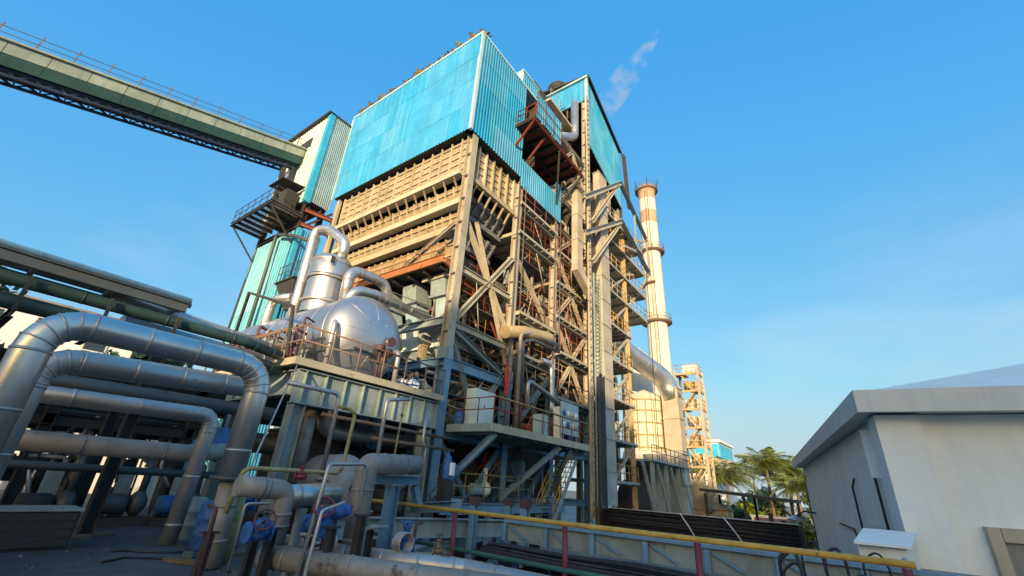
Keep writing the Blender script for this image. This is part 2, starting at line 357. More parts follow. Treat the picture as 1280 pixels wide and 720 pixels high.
# inner casing that closes the view, added dark to block light and hold shade
part(BH, 'boiler_shade_casing', 'casing', 'box', 19.6, 28.3, 17.6, 27.5, .2, 23.0)
part(BH, 'boiler_shade_casing', 'casing', 'box', 21.0, 28.4, 16.6, 27.0, 23.1, 36.0)
part(BH, 'boiler_shade_casing', 'casing', 'box', 29.4, 36.4, 16.0, 22.0, 8.0, 35.8)
part(BH, 'boiler_shade_casing', 'casing', 'box', 15.2, 19.5, 22.6, 27.4, .2, 9.0)
mb = MB()
for i in range(18): mb.box(19.9+i*.48, 19.98+i*.48, 17.46, 17.598, 8, 22.9)
o = mb.build('wall_tubes', 'casing', BH)
for (x, y, z, r, L) in ((20.6, 17.3, 18.0, .3, 6), (21, 16.9, 11.6, .35, 7), (24.2, 16.4, 14.9, .42, 4), (24.2, 16.0, 12.2, .3, 4), (24.2, 16.2, 19.6, .4, 4), (24.4, 16.0, 25.0, .35, 4), (20, 16.6, 9.5, .3, 8)):
    part(BH, 'inner_duct', 'darkpipe', 'tube', [(x, y, z), (x+L, y, z+.3)], r, 12)
# cladding of the main volume
CX, CY, CZ0, CZ1 = 13.5, 14.0, 24.4, 32.6
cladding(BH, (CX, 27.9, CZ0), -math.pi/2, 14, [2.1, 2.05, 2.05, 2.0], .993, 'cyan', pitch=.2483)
cladding(BH, (CX, CY, CZ0-.05), 0, 5, [2.1, 2.05, 2.05, 2.05], 1.03, 'cyanshade', pitch=.2575)
cladding(BH, (18.65, CY, 23.7), 0, 5, [2.2], 1.04, 'cyanshade', pitch=.26)
cladding(BH, (23.15, CY-.06, 23.65), 0, 1, [3.3], .8, 'cyanshade', pitch=.2667)
cladding(BH, (18.2, CY, 32.65), 0, 2, [1.35], 1.05, 'cyanshade', pitch=.2625)
cladding(BH, (18.2, 16.0, 32.65), -math.pi/2, 2, [1.35], 1.0, 'palesheet', pitch=.25)
part(BH, 'roof', 'trim', 'box', CX-.10, 20.4, CY-.09, 27.95, 32.62, 32.80)
part(BH, 'roof', 'trim', 'box', 18.1, 20.4, CY-.08, 16.1, 34.0, 34.12)
part(BH, 'corner_trim', 'trim', 'box', CX-.085, CX+.12, CY-.08, CY+.1, CZ0-.08, 32.6)
part(BH, 'corner_trim', 'trim', 'box', CX-.085, CX+.02, 27.87, 28.05, CZ0-.08, 32.6)
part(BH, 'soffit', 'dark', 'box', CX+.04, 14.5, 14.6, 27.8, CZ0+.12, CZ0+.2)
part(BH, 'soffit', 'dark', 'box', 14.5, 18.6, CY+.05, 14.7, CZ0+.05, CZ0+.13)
part(BH, 'rear_sheeting', 'casing', 'box', 20.32, 20.4, 14.1, 27.8, 26.5, 32.6)
part(BH, 'rear_sheeting', 'casing', 'box', CX+.2, 20.3, 27.75, 27.8, 24.6, 32.6)
# right clad tower
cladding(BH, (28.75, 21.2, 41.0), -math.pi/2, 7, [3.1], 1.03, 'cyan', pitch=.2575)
ta = math.radians(7.3); td = V(math.cos(ta), math.sin(ta), 0); tn = V(-td.y, td.x, 0); tp = V(28.75, 13.95, 0)
def tq(u, w, z): p = tp+td*u+tn*w; return (p.x, p.y, z)
def tbox(name, m, u0, u1, w0, w1, z0, z1): return part(BH, name, m, 'hexa', [tq(u0, w0, z0), tq(u1, w0, z0), tq(u1, w1, z0), tq(u0, w1, z0)], [tq(u0, w0, z1), tq(u1, w0, z1), tq(u1, w1, z1), tq(u0, w1, z1)])
cladding(BH, (28.75, 13.95, 35.6), ta, 11, [2.9, 2.9, 2.8], 1.09, 'cyanshade', pitch=.2725)
tbox('roof', 'dark', -.1, 12.3, -.22, 7.2, 44.16, 44.36); tbox('gutter', 'dark', -.05, 12.4, -.34, -.2, 43.9, 44.2)
part(BH, 'corner_trim', 'trim', 'box', 28.66, 28.95, 13.86, 14.1, 35.5, 44.14)
part(BH, 'eave_trim', 'trim', 'box', 28.5, 28.72, 13.8, 21.3, 43.95, 44.15)
tbox('rear_sheeting', 'casing', .6, 12.0, 4.6, 4.7, 35.6, 44.1)
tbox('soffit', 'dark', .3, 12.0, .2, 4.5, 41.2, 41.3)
tbox('side_sheeting', 'dark', 12.02, 12.1, -.05, 5, 34.4, 44.1)
part(BH, 'roof_vent', 'dark', 'lathe', [(.9, 0), (.9, 2.4), (1.15, 2.45), (1.15, 3.3), (.8, 3.75), (.0, 3.9)], (31, 18.7, 44.3), n=20)
part(BH, 'exhaust_pipe', 'silver', 'tube', [(28.2, 15.0, 40.6), (28.2, 15.0, 36.1), (24.6, 15.0, 33.4)], .38, 14, bend=1.0)
handrail(BH, [(24, 15.6, 35.0), (28.6, 15.6, 35.0)], 'cream'); handrail(BH, [(24, 15.2, 37.6), (28.6, 15.2, 37.6)], 'cream')
part(BH, 'floor_deck', 'cream', 'box', 24, 28.6, 15.2, 17.0, 37.3, 37.55); part(BH, 'floor_deck', 'cream', 'box', 24, 28.6, 15.6, 17.0, 34.7, 34.95)
part(BH, 'boiler_shade_casing', 'casing', 'box', 24, 28.5, 17.1, 24, 36.1, 40.9)
# lattice post in front of the fourth column
mb = MB()
for dx in (-.16, .16): mb.bar((26.5+dx, 12.82, 4), (26.5+dx, 12.82, 38.5), .09, .14, (0, 1, 0))
for k in range(60): mb.box(26.33, 26.67, 12.73, 12.76, 4.3+k*.57, 4.52+k*.57)
mb.build('batten_post', 'cream', BH)
# floors and galleries on the right face
for x0, x1, z, y0, y1, m in ((18.9, 23.6, 22.5, 13.9, 17.4, 'rustred'), (18.9, 23.6, 20.3, 13.9, 17.4, 'rustred'), (19.2, 23.5, 14.85, 13.8, 17.4, 'rustred'), (19.2, 23.5, 12.45, 13.9, 17.4, 'orange'),
                             (23.9, 28.6, 21.35, 14.0, 16.5, 'rustred'), (23.9, 28.6, 18.85, 14.0, 16.5, 'orange'), (23.9, 28.6, 16.25, 14.0, 16.5, 'orange'), (23.9, 28.6, 13.65, 13.7, 16.5, 'orange'), (23.9, 28.6, 10.75, 13.9, 16.4, 'orange'),
                             (14.6, 18.8, 15.75, 14.5, 17.4, 'rustred'), (14.6, 18.8, 12.7, 14.7, 17.0, 'orange'), (14.6, 18.8, 10.8, 14.6, 22, 'yellow')):
    mb = MB(); mb.box(x0, x1, y0+.06, y1, z, z+.05); n = int((x1-x0)/.8)
    for i in range(n+1): mb.box(x0+i*(x1-x0-.08)/n, x0+i*(x1-x0-.08)/n+.08, y0+.05, y1, z-.18, z-.002)
    mb.box(x0, x1, y0, y0+.045, z-.1, z+.07)
    mb.build('floor_deck', 'cream' if z > 12 else 'greysteel', BH)
    handrail(BH, [(x0+.1, y0+.08, z+.05), (x1-.1, y0+.08, z+.05)], m)
    handrail(BH, [(x0+.1, y1-.4, z+.05), (x1-.1, y1-.4, z+.05)], m)
# pipes inside the right bays
for k, (pts, r, m) in enumerate((
    ([(18.0, 13.85, 13.2), (19.8, 13.85, 13.75), (22.4, 13.75, 14.15), (23.4, 14.2, 14.2), (23.4, 16, 14.2)], .36, 'goldduct'),
    ([(21.6, 13.7, 12.5), (22.75, 13.7, 12.55), (22.85, 13.7, 9.55), (24.6, 13.7, 9.6)], .17, 'silver'),
    ([(19.15, 13.6, 8.2), (19.15, 13.6, 13.4), (20.2, 13.6, 13.8), (23.5, 13.6, 13.9)], .12, 'greypipe'),
    ([(19.45, 13.6, 8.2), (19.45, 13.6, 13.0), (20.4, 13.6, 13.4), (23.5, 13.6, 13.5)], .10, 'darkpipe'),
    ([(19.8, 13.4, 9.3), (19.8, 13.4, 10.9), (23.4, 13.4, 10.2)], .13, 'silverdull'),
    ([(14.9, 15.6, 12.2), (18.4, 15.6, 10.9)], .22, 'greypipe'),
    ([(23.9, 15.2, 11.6), (25.0, 15.2, 11.6), (25.0, 15.2, 9.6)], .16, 'tan'),
    ([(25.2, 16.3, 12.9), (28.4, 16.3, 11.4)], .4, 'casing'),
    ([(24.2, 15.9, 20.8), (28.4, 15.9, 19.2)], .35, 'darkpipe'),
    ([(24.2, 15.6, 17.9), (28.4, 15.6, 17.3)], .3, 'greypipe'))):
    part(BH, 'pipe', m, 'tube', pts, r, 12, bend=r*2.2)
# small plant crowding the bays
R_ = random.Random(77)
for x0, x1, y0, zs in ((19.4, 23.4, 14.6, (7.9, 10.4, 12.6, 15.1, 17.6, 20.6)), (24.1, 28.5, 14.5, (7.9, 10.9, 13.8, 16.4, 19.0, 21.5, 24)), (14.7, 18.6, 15.4, (8.0, 10.9, 12.9)), (14.7, 23, 14.8, (4.9,))):
    for z in zs:
        for k in range(7):
            y = y0+R_.uniform(0, 1.8); xa = R_.uniform(x0, x1-1); m = R_.choice(['greypipe', 'darkpipe', 'vent', 'silverdull', 'cream', 'rustred'])
            if k % 2: L = R_.uniform(1, x1-xa); zz_ = z+R_.uniform(.4, 2.0); pts = [(xa, y, zz_), (xa+L*.7, y, zz_), (xa+L*.7, y, z+.1)]
            else: h_ = R_.uniform(.9, 2.1); pts = [(xa, y, z), (xa, y, z+h_), (xa+R_.uniform(.4, 1.2), y+R_.uniform(-.3, .6), z+h_)]
            part(BH, 'small_pipe', m, 'tube', pts, R_.choice([.04, .06, .09, .13]), 7, bend=.15)
        for k in range(2):
            xa = R_.uniform(x0, x1-.8); y = y0+R_.uniform(.3, 1.6); w = R_.uniform(.3, .7); h_ = R_.uniform(.5, 1.4); mb = MB(); mb.box(xa, xa+w, y, y+.35, z+.15, z+h_); mb.box(xa+.05, xa+w-.05, y-.02, y-.003, z+.2, z+h_-.06); mb.bar((xa+w/2, y+.17, z), (xa+w/2, y+.17, z+.15), .08, .08); mb.build('junction_box', R_.choice(['greysteel', 'greysheet', 'tan', 'palesheet', 'rustred']), BH)
    part(BH, 'cable_tray', 'grate', 'box', x0, x1, y0-.25, y0-.05, zs[-1]-.5, zs[-1]-.42)
# slim diagonal and horizontal angles, sag rods and hanging cables on the face
for k in range(26):
    b = k % 3; x0, x1 = ((14.5, 18.7), (19.4, 23.4), (24.1, 28.5))[b]; z = R_.uniform(8.2, 22 if b else 15); xa, xb = R_.uniform(x0, x1), R_.uniform(x0, x1)
    part(BH, 'angle_bar', R_.choice(['cream', 'cream', 'rustred', 'greysteel']), 'bar', (xa, 14.5+.1*b, z), (xb, 14.5+.1*b, z+R_.uniform(-1.8, 1.8)), .07, .07)
for b, (x0, x1) in enumerate(((14.4, 18.75), (19.25, 23.45), (23.95, 28.65))):
    zs = ((8.1, 10.4, 12.7, 15.4), (8.1, 10.2, 12.4, 14.9, 17.5, 20.3, 22.4), (8.1, 10.8, 13.6, 16.2, 18.8, 21.3, 23.5))[b]
    for z0, z1 in zip(zs[:-1], zs[1:]):
        xm = (x0+x1)/2; sd = R_.choice([0, 1])
        part(BH, 'angle_bar', 'cream', 'bar', (x0, 15.9, z0), (xm, 15.9, z1), .1, .1); part(BH, 'angle_bar', 'cream', 'bar', (x1, 15.9, z0), (xm, 15.9, z1), .1, .1)
        part(BH, 'angle_bar', R_.choice(['rustred', 'cream', 'vent']), 'bar', (x0 if sd else x1, 14.75, z0), (xm, 14.75, z1-.2), .08, .08)
        handrail(BH, [(x0+.2, 14.35, (z0+z1)/2), (x1-.2, 14.35, (z0+z1)/2)], R_.choice(['rustred', 'orange', 'stairgold']), .9, 1.1, .022)
        part(BH, 'walk_plate', 'grate', 'box', x0+.2, x1-.2, 14.35, 15.2, (z0+z1)/2-.06, (z0+z1)/2-.02)
        part(BH, 'hanger_rod', 'cream', 'tube', [(xm+R_.uniform(-1.5, 1.5), 14.3, z0), (xm+R_.uniform(-1.5, 1.5), 14.3, z1)], .03, 5)
for x in (18.6, 19.35, 23.3, 24.05): part(BH, 'conduit', 'grate', 'tube', [(x, 13.95, 7.8), (x+.03, 13.95, 15), (x-.02, 13.95, 24)], .04, 6)
# red oxide gallery with its turquoise parapet
GA = thing('gallery', 'rusty overhanging gallery with turquoise parapet sheets below the roof corner', 'gallery', (19.3, 13.2, 28.3))
cladding(GA, (17.75, 12.32, 28.15), 0, 3, [2.15], 1.09, 'cyanshade', 'parapet', pitch=.2725)
handrail(GA, [(17.7, 12.22, 28.3), (21.0, 12.22, 28.3)], 'rustred', 2.0, 1.1, .03, knee=3)
handrail(GA, [(17.75, 12.4, 28.3), (17.75, 13.9, 28.3)], 'rustred', 1.1, .8, .035)
mb = MB()
mb.box(17.7, 24.6, 12.45, 16.5, 28.2, 28.24)
mb.build('floor_plate', 'rustred', GA)
for i in range(8): part(GA, 'joist', 'dark', 'ib', (17.75+i*.95, 12.4, 28.08), (17.75+i*.95, 16.5, 28.08), .12, .22, .02)
for y in (12.4, 14.4, 16.2): part(GA, 'edge_beam', 'dark' if y > 13 else 'rustred', 'ib', (17.6, y, 27.86), (24.7, y, 27.86), .14, .22, .02)
for x in (17.8, 19.4): part(GA, 'bracket', 'rustred', 'bar', (x, 12.5, 27.9), (x, 13.95, 26.4), .12, .12)
part(GA, 'bracket', 'dark', 'bar', (21, 12.4, 27.75), (23.7, 14.2, 24.5), .14, .14)
part(GA, 'bracket', 'dark', 'bar', (24.5, 12.5, 27.75), (24.2, 14.2, 25.4), .14, .14)
# weeds on the roof edge
mb = MB(); R_ = random.Random(3)
for k in range(420):
    y = 14.05+13.7*(k/420)+R_.uniform(-.15, .15); big = .55+.35*math.sin(y*1.9+1)+.3*math.sin(y*4.7)+.2*math.sin(y*11)
    x = CX+R_.uniform(-.08, .4); h = (.14+.42*max(0, big)*R_.random())*(1.35 if y < 15.2 else 1)
    for j in range(6):
        a = R_.uniform(0, 6.28); t = R_.uniform(.2, .9)*h; w = R_.uniform(.02, .05); b = V(x+R_.uniform(-.12, .12), y+R_.uniform(-.12, .12), 32.79)
        tip = b+V(math.cos(a)*t, math.sin(a)*t, h*R_.uniform(.4, 1.0)); sd = V(-math.sin(a), math.cos(a), 0)*w; md = b.lerp(tip, .6)+V(0, 0, .12*h)
        mb.add([b-sd, b+sd, md+sd*1.6, tip, md-sd*1.6], [(0, 1, 2, 4), (4, 2, 3)])
w_ = mb.build('roof_weeds', 'weed', None); tag(w_, 'dry brown weeds growing along the roof edge of the turquoise building', 'weeds', kind='stuff')

# ------------------------------------------------------------------ coal bunker under the cladding
CB = thing('coal_bunker', 'rusty cream ribbed steel bunker hanging below the turquoise cladding', 'bunker', (16.5, 21, 16))
Y0, Y1, X1 = 14.62, 27.1, 18.75
tiers = [(24.35, 21.75, 0, 0), (21.08, 20.05, .16, .42), (19.48, 18.55, .46, .70), (18.0, 16.7, .74, 1.05)]   # z top, z bottom, inset top, inset bottom
NR = 15
for t, (za, zb, ia, ib_) in enumerate(tiers):
    xa, xb = 14.05+ia, 14.05+ib_
    part(CB, 'plate', 'tan', 'hexa', [(xb, Y0+ib_, zb), (xb, Y1-ib_*.3, zb), (xb+.04, Y1-ib_*.3, zb), (xb+.04, Y0+ib_, zb)], [(xa, Y0+ia, za), (xa, Y1-ia*.3, za), (xa+.04, Y1-ia*.3, za), (xa+.04, Y0+ia, za)])
    ja, jb = (0, 0) if t == 0 else ((ia-.12)*2.6+.25, (ib_-.12)*2.6+.25)
    part(CB, 'plate', 'tan' if t == 0 else 'hopper', 'hexa', [(xb, Y0+jb, zb), (xb, Y0+jb+.04, zb), (X1, Y0+jb+.04, zb), (X1, Y0+jb, zb)], [(xa, Y0+ja, za), (xa, Y0+ja+.04, za), (X1, Y0+ja+.04, za), (X1, Y0+ja, za)])  # right face: lower tiers take the plate with shade in its colour
    #(CB, 'plate', 'tan', 'hexa', [(xb, Y0+ib_, zb), (xb, Y0+ib_+.04, zb), (X1, Y0+ib_+.04, zb), (X1, Y0+ib_, zb)], [(xa, Y0+ia, za), (xa, Y0+ia+.04, za), (X1, Y0+ia+.04, za), (X1, Y0+ia, za)])
    for i in range(NR if t == 0 else NR+3):
        n = NR if t == 0 else NR+3
        y = Y0+ib_+.35+(Y1-Y0-.7-ib_)*i/(n-1)
        d = .085 if t == 0 else .07
        part(CB, 'rib', 'tanrib', 'bar', (xb-d, y, zb), (xa-d, y, za), .075 if t == 0 else .05, .17 if t == 0 else .14, (1, 0, 0))
    for i in range(6):
        x = 14.95+ib_*.6+(X1-15.1-ib_*.6)*i/5.
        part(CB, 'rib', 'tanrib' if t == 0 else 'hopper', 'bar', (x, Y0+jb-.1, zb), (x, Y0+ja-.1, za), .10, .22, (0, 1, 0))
    for k in range(5 if t == 0 else 2):                     # horizontal stiffeners between the ribs
        f = (k+.6)/(5.2 if t == 0 else 2.2); z = za+(zb-za)*f; x = xa+(xb-xa)*f; ii = ia+(ib_-ia)*f
        part(CB, 'stiffener', 'tanrib', 'box', x-.09, x-.003, Y0+ii+.05, Y1-.1, z-.03, z+.03)
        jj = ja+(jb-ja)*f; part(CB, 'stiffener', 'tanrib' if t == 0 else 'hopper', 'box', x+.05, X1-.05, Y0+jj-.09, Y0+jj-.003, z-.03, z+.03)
for z, i0, o_ in ((21.6, 0, .42), (19.9, .42, .42), (18.4, .70, .42)):
    x = 14.05+i0
    part(CB, 'ring_beam', 'tanrib', 'box', x-o_, x+.05, Y0-.05 if i0 == 0 else Y0+i0-.35, Y1-.1, z-.16, z+.14)
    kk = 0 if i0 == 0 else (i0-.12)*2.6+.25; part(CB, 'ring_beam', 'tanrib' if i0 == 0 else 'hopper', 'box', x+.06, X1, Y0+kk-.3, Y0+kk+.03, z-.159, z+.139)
for i in range(NR):                                          # gussets hanging from the first ring beam
    y = Y0+.45+(Y1-Y0-.9)*i/(NR-1)
    part(CB, 'gusset', 'tan', 'bar', (13.72, y, 21.4), (14.18, y+.02, 20.75), .04, .12, (1, 0, 0))
for i in range(6): part(CB, 'gusset', 'tan', 'bar', (15.0+i*.66, Y0-.2, 21.4), (15.0+i*.66, Y0+.2, 20.7), .05, .16, (0, 1, 0))
part(CB, 'shade_core', 'dark', 'box', 15.2, 18.5, 17.2, 26.7, 16.8, 24.1)  # dark box added as the deep shade seen in gaps between tiers
part(CB, 'end_plate', 'tan', 'box', 14.12, 18.5, 26.86, 26.92, 16.7, 24.3)
part(CB, 'top_cap', 'dark', 'box', 14.6, 18.7, 14.9, 27, 24.2, 24.34)
part(CB, 'end_post', 'tanrib', 'bar', (13.85, 27.35, 24.4), (13.85, 27.35, 16.2), .22, .22, (1, 0, 0))
# rusty feeder floor below it
FF = thing('feeder_floor', 'orange rusty steel floor with handrail under the ribbed bunker', 'platform', (16, 20, 15.6))
part(FF, 'edge_beam', 'orange', 'ib', (13.75, 15.0, 16.1), (13.75, 25.6, 16.1), .16, .46, .03)
part(FF, 'edge_beam', 'orange', 'ib', (13.9, 14.95, 16.05), (16.6, 14.95, 15.2), .14, .34, .03)
part(FF, 'floor_plate', 'dark', 'box', 13.85, 19.4, 15.1, 25.5, 15.95, 16.0)
for i in range(9): part(FF, 'joist', 'dark', 'ib', (13.9, 15.3+i*1.25, 15.8), (19.4, 15.3+i*1.25, 15.8), .16, .28, .02)
handrail(FF, [(13.8, 25.5, 16.35), (13.8, 15.0, 16.35)], 'orange', .75, 1.1, .025)
# coal chutes
R_ = random.Random(11)
for k, y in enumerate((16.2, 18.5, 20.8, 23.1)):
    ch = thing('coal_chute', ['grey segmented coal chute nearest the corner column', 'second grey coal chute from the corner column', 'third grey coal chute from the corner column', 'farthest grey coal chute, beside the silver tank'][k], 'chute', (18, y, 9), 'coal chutes under the bunker')
    z, x = 15.7, 15.3
    for j in range(5):
        h = (1.1, 1.5, 1.1, 1.7, 1.6)[j]; w = (.62, .50, .70, .62, .72)[j]; x2 = x+(.15, .45, .3, .8, .8)[j]
        mb = MB(); mb.hexa([(x2-w, y-w*.9, z-h+.03), (x2+w, y-w*.9, z-h+.03), (x2+w, y+w*.9, z-h+.03), (x2-w, y+w*.9, z-h+.03)], [(x-w, y-w*.9, z), (x+w, y-w*.9, z), (x+w, y+w*.9, z), (x-w, y+w*.9, z)])
        mb.box(x2-w-.07, x2+w+.07, y-w*.9-.07, y+w*.9+.07, z-h-.04, z-h+.06)
        mb.build('chute_section', 'palesheet' if j == 2 else ('greysteel' if j != 1 else 'greysheet'), ch); z -= h; x = x2
# ------------------------------------------------------------------ transfer tower with conveyor
TT = thing('transfer_tower', 'pale sheeted transfer tower where the conveyor bridge enters, with blue corner trim', 'tower', (11.7, 31, 0))
TX = 11.7
cladding(TT, (TX, 34.5, 23.4), -math.pi/2, 6, [4.1, 4.1], 1.083, 'palesheet', pitch=.36, skip=None)
cladding(TT, (TX, 28.0, 23.4), 0, 2, [8.2], .9, 'greysheet', pitch=.15)
part(TT, 'corner_trim', 'bluetrim', 'box', TX-.12, TX+.3, 27.9, 28.3, 23.2, 31.75)
part(TT, 'roof', 'dark', 'box', TX-.3, 13.4, 27.9, 34.9, 31.62, 31.8)
part(TT, 'rear_sheeting', 'casing', 'box', 13.2, 13.3, 28.2, 34.4, 23.4, 31.6)
part(TT, 'floor_plate', 'dark', 'box', TX+.05, 13.4, 28.1, 34.4, 23.35, 23.42)
part(TT, 'louvre', 'dark', 'box', TX-.1, TX-.04, 30.0, 32.6, 29.3, 30.2)
for y in (28.3, 34.2):
    for x in (12.0, 13.2): part(TT, 'column', 'dark', 'ib', (x, y, 0), (x, y, 23.4), .35, .35, .03, (1, 0, 0))
for z in (21.4, 22.6):
    part(TT, 'beam', 'dark', 'ib', (TX+.2, 28.1, z), (TX+.2, 34.3, z), .2, .3, .03); part(TT, 'beam', 'rustred', 'ib', (TX+.2, 28.05, z), (13.9, 27.6, z), .2, .3, .03)
part(TT, 'brace', 'dark', 'bar', (12, 28.2, 21.2), (13.8, 27.9, 23.3), .15, .15); part(TT, 'brace', 'dark', 'bar', (12, 29, 21.2), (12, 31, 23.3), .15, .15)
LT = thing('lower_tower', 'turquoise sheeted stair tower beneath the dark cantilever platform', 'tower', (11.9, 31, 0))
cladding(LT, (11.9, 34.5, 4.2), -math.pi/2, 6, [5.6, 5.6, 5.6], 1.08, 'trimsheet', pitch=.36)
cladding(LT, (11.9, 28.02, 4.2), 0, 2, [16.8], .85, 'cyan', pitch=.17)
part(LT, 'corner_trim', 'bluetrim', 'box', 11.78, 12.1, 27.9, 28.2, 4, 21.05)
part(LT, 'roof', 'dark', 'box', 11.95, 13.6, 28.05, 34.4, 21.0, 21.05)
part(LT, 'rear_sheeting', 'casing', 'box', 13.55, 13.6, 28.1, 34.4, 4, 20.99)
part(LT, 'floor_slab', 'conc', 'box', 11.8, 14, 27.8, 34.6, -.1, 4.15)
# cantilever platform on the tower
CP = thing('cantilever_platform', 'dark grating platform with handrail cantilevered from the conveyor tower', 'platform', (10.6, 31, 22))
part(CP, 'edge_beam', 'dark', 'ib', (9.6, 27.9, 21.95), (9.6, 34.0, 21.95), .14, .26, .02)
for i in range(8): part(CP, 'joist', 'dark', 'ib', (9.6, 28.0+i*.85, 21.95), (11.85, 28.0+i*.85, 21.95), .12, .22, .02)
mb = MB()
for i in range(44): mb.box(9.66, 11.8, 27.9+i*.14, 27.93+i*.14, 22.07, 22.1)
mb.build('grating', 'grate', CP)
handrail(CP, [(11.6, 34.0, 22.1), (9.62, 34.0, 22.1), (9.62, 27.9, 22.1), (11.6, 27.9, 22.1)], 'dark', 1.1, 1.0)
for y in (28.2, 33.8): part(CP, 'strut', 'dark', 'bar', (9.7, y, 21.8), (11.7, y, 19.8), .09, .09)
part(CP, 'switch_box', 'dark', 'box', 10.6, 11.5, 28.8, 29.8, 22.11, 24.0)
part(CP, 'canopy', 'dark', 'hexa', [(9.9, 28.4, 24.3), (11.6, 28.4, 24.5), (11.6, 30.4, 24.5), (9.9, 30.4, 24.3)], [(9.9, 28.4, 24.36), (11.6, 28.4, 24.56), (11.6, 30.4, 24.56), (9.9, 30.4, 24.36)])
# conveyor bridge rising along +X
CV = thing('conveyor_bridge', 'long inclined green conveyor bridge with navy lattice truss crossing the sky', 'conveyor', (-8, 31.8, 0))
ya, yc = 30.5, 31.9; sl_ = .303
zt = lambda x: 29.1+(x-11.7)*sl_       # walkway edge height
xs0, xs1, np_ = -12.5, 11.6, 16
for i in range(np_):
    a = xs0+(xs1-xs0)*i/np_; b = xs0+(xs1-xs0)*(i+1)/np_-.03
    for yy in (ya, yc):
        part(CV, 'side_panel', 'palegreen', 'hexa', [(a, yy, zt(a)-.72), (b, yy, zt(b)-.72), (b, yy+.05, zt(b)-.72), (a, yy+.05, zt(a)-.72)], [(a, yy, zt(a)), (b, yy, zt(b)), (b, yy+.05, zt(b)), (a, yy+.05, zt(a))])
    part(CV, 'joint_strip', 'dgreen', 'bar', (b+.015, ya+.05, zt(b)-1.45), (b+.015, ya+.05, zt(b)), .06, .11, (1, 0, 0)); part(CV, 'joint_strip', 'dgreen', 'bar', (b+.015, yc+.02, zt(b)-.72), (b+.015, yc+.02, zt(b)), .06, .1, (1, 0, 0))
    part(CV, 'skirt_panel', 'dgreen', 'hexa', [(a, ya+.02, zt(a)-1.45), (b, ya+.02, zt(b)-1.45), (b, ya+.1, zt(b)-1.45), (a, ya+.1, zt(a)-1.45)], [(a, ya+.02, zt(a)-.73), (b, ya+.02, zt(b)-.73), (b, ya+.1, zt(b)-.73), (a, ya+.1, zt(a)-.73)])
def cbar(nm, m, x0, y0, d0, x1, y1, d1, s=.1): return part(CV, nm, m, 'bar', (x0, y0, zt(x0)+d0), (x1, y1, zt(x1)+d1), s, s)
part(CV, 'belt_deck', 'dgreen', 'hexa', [(xs0, ya+.12, zt(xs0)-1.4), (xs1, ya+.12, zt(xs1)-1.4), (xs1, yc-.02, zt(xs1)-1.4), (xs0, yc-.02, zt(xs0)-1.4)], [(xs0, ya+.12, zt(xs0)-1.3), (xs1, ya+.12, zt(xs1)-1.3), (xs1, yc-.02, zt(xs1)-1.3), (xs0, yc-.02, zt(xs0)-1.3)])
part(CV, 'top_chord', 'palegreen', 'hexa', [(xs0, ya-.12, zt(xs0)+.02), (xs1, ya-.12, zt(xs1)+.02), (xs1, ya+.3, zt(xs1)+.02), (xs0, ya+.3, zt(xs0)+.02)], [(xs0, ya-.12, zt(xs0)+.14), (xs1, ya-.12, zt(xs1)+.14), (xs1, ya+.3, zt(xs1)+.14), (xs0, ya+.3, zt(xs0)+.14)])
for yy in (ya+.25, yc-.25):
    cbar('bottom_chord', 'navy', xs0, yy, -1.85, xs1-.6, yy, -1.85, .14); cbar('bottom_chord', 'navy', xs0, yy, -1.5, xs1-.6, yy, -1.5, .12)
    for i in range(26):
        a = xs0+.9*i; b = a+.45
        if b+.45 > xs1-.6: break
        cbar('web_member', 'navy', a, yy, -1.83, b, yy, -1.52, .06); cbar('web_member', 'navy', b, yy, -1.52, a+.9, yy, -1.83, .06)
for i in range(26):
    a = xs0+.9*i
    if a > xs1-.8: break
    cbar('cross_member', 'navy', a, ya+.25, -1.85, a, yc-.25, -1.85, .07); cbar('cross_member', 'navy', a, ya+.25, -1.85, a+.9, yc-.25, -1.85, .05)
for i in range(18):
    a = xs0+.4+i*1.35
    part(CV, 'rail_post', 'vent' if a < 6 else 'grate', 'bar', (a, ya+.05, zt(a)+.12), (a+.03, ya+.02, zt(a)+(1.15 if a < 6 else .95)), .05, .05)
for d in (.9, .5): cbar('rail', 'grate', xs0, ya+.05, d, xs1, ya+.05, d, .03)
part(CV, 'support_leg', 'dark', 'bar', (10.6, 30.9, zt(10.6)-1.6), (10.9, 30.9, 22.2), .3, .3)
part(CV, 'support_leg', 'dark', 'bar', (11.2, 30.9, zt(11.2)-1.6), (11.5, 30.9, 22.2), .2, .2)
# ------------------------------------------------------------------ unseen hall added behind the viewer to shade the lower plant, pale for bounce
HA = thing('unseen_shade_hall', 'large cream sheeted hall added unseen far behind the viewpoint to shade the yard', 'building', (-84, -45, 0))
sa_ = V(math.cos(math.radians(208)), math.sin(math.radians(208)), 0); st_ = V(-sa_.y, sa_.x, 0)*-1   # towards the sun, and along the hall
def hq(a_, s_, z): p = sa_*a_+st_*s_; return (p.x, p.y, z)
def hbox(name, m, a0, a1, s0, s1, z0, z1): return part(HA, name, m, 'hexa', [hq(a0, s0, z0), hq(a0, s1, z0), hq(a1, s1, z0), hq(a1, s0, z0)], [hq(a0, s0, z1), hq(a0, s1, z1), hq(a1, s1, z1), hq(a1, s0, z1)])
hbox('wall', 'hall', 95, 115, -70, 6.5, 0, 33); hbox('roof', 'conc', 94.5, 115.5, -70.5, 6.9, 33.003, 33.6); hbox('shade_annex', 'hall', 95.5, 115, 6.51, 17, 0, 27.2)  # lower block added to keep the white building in shade
for i in range(14): hbox('window', 'glass', 94.93, 94.99, -67+i*5.2, -64.4+i*5.2, 14, 17)
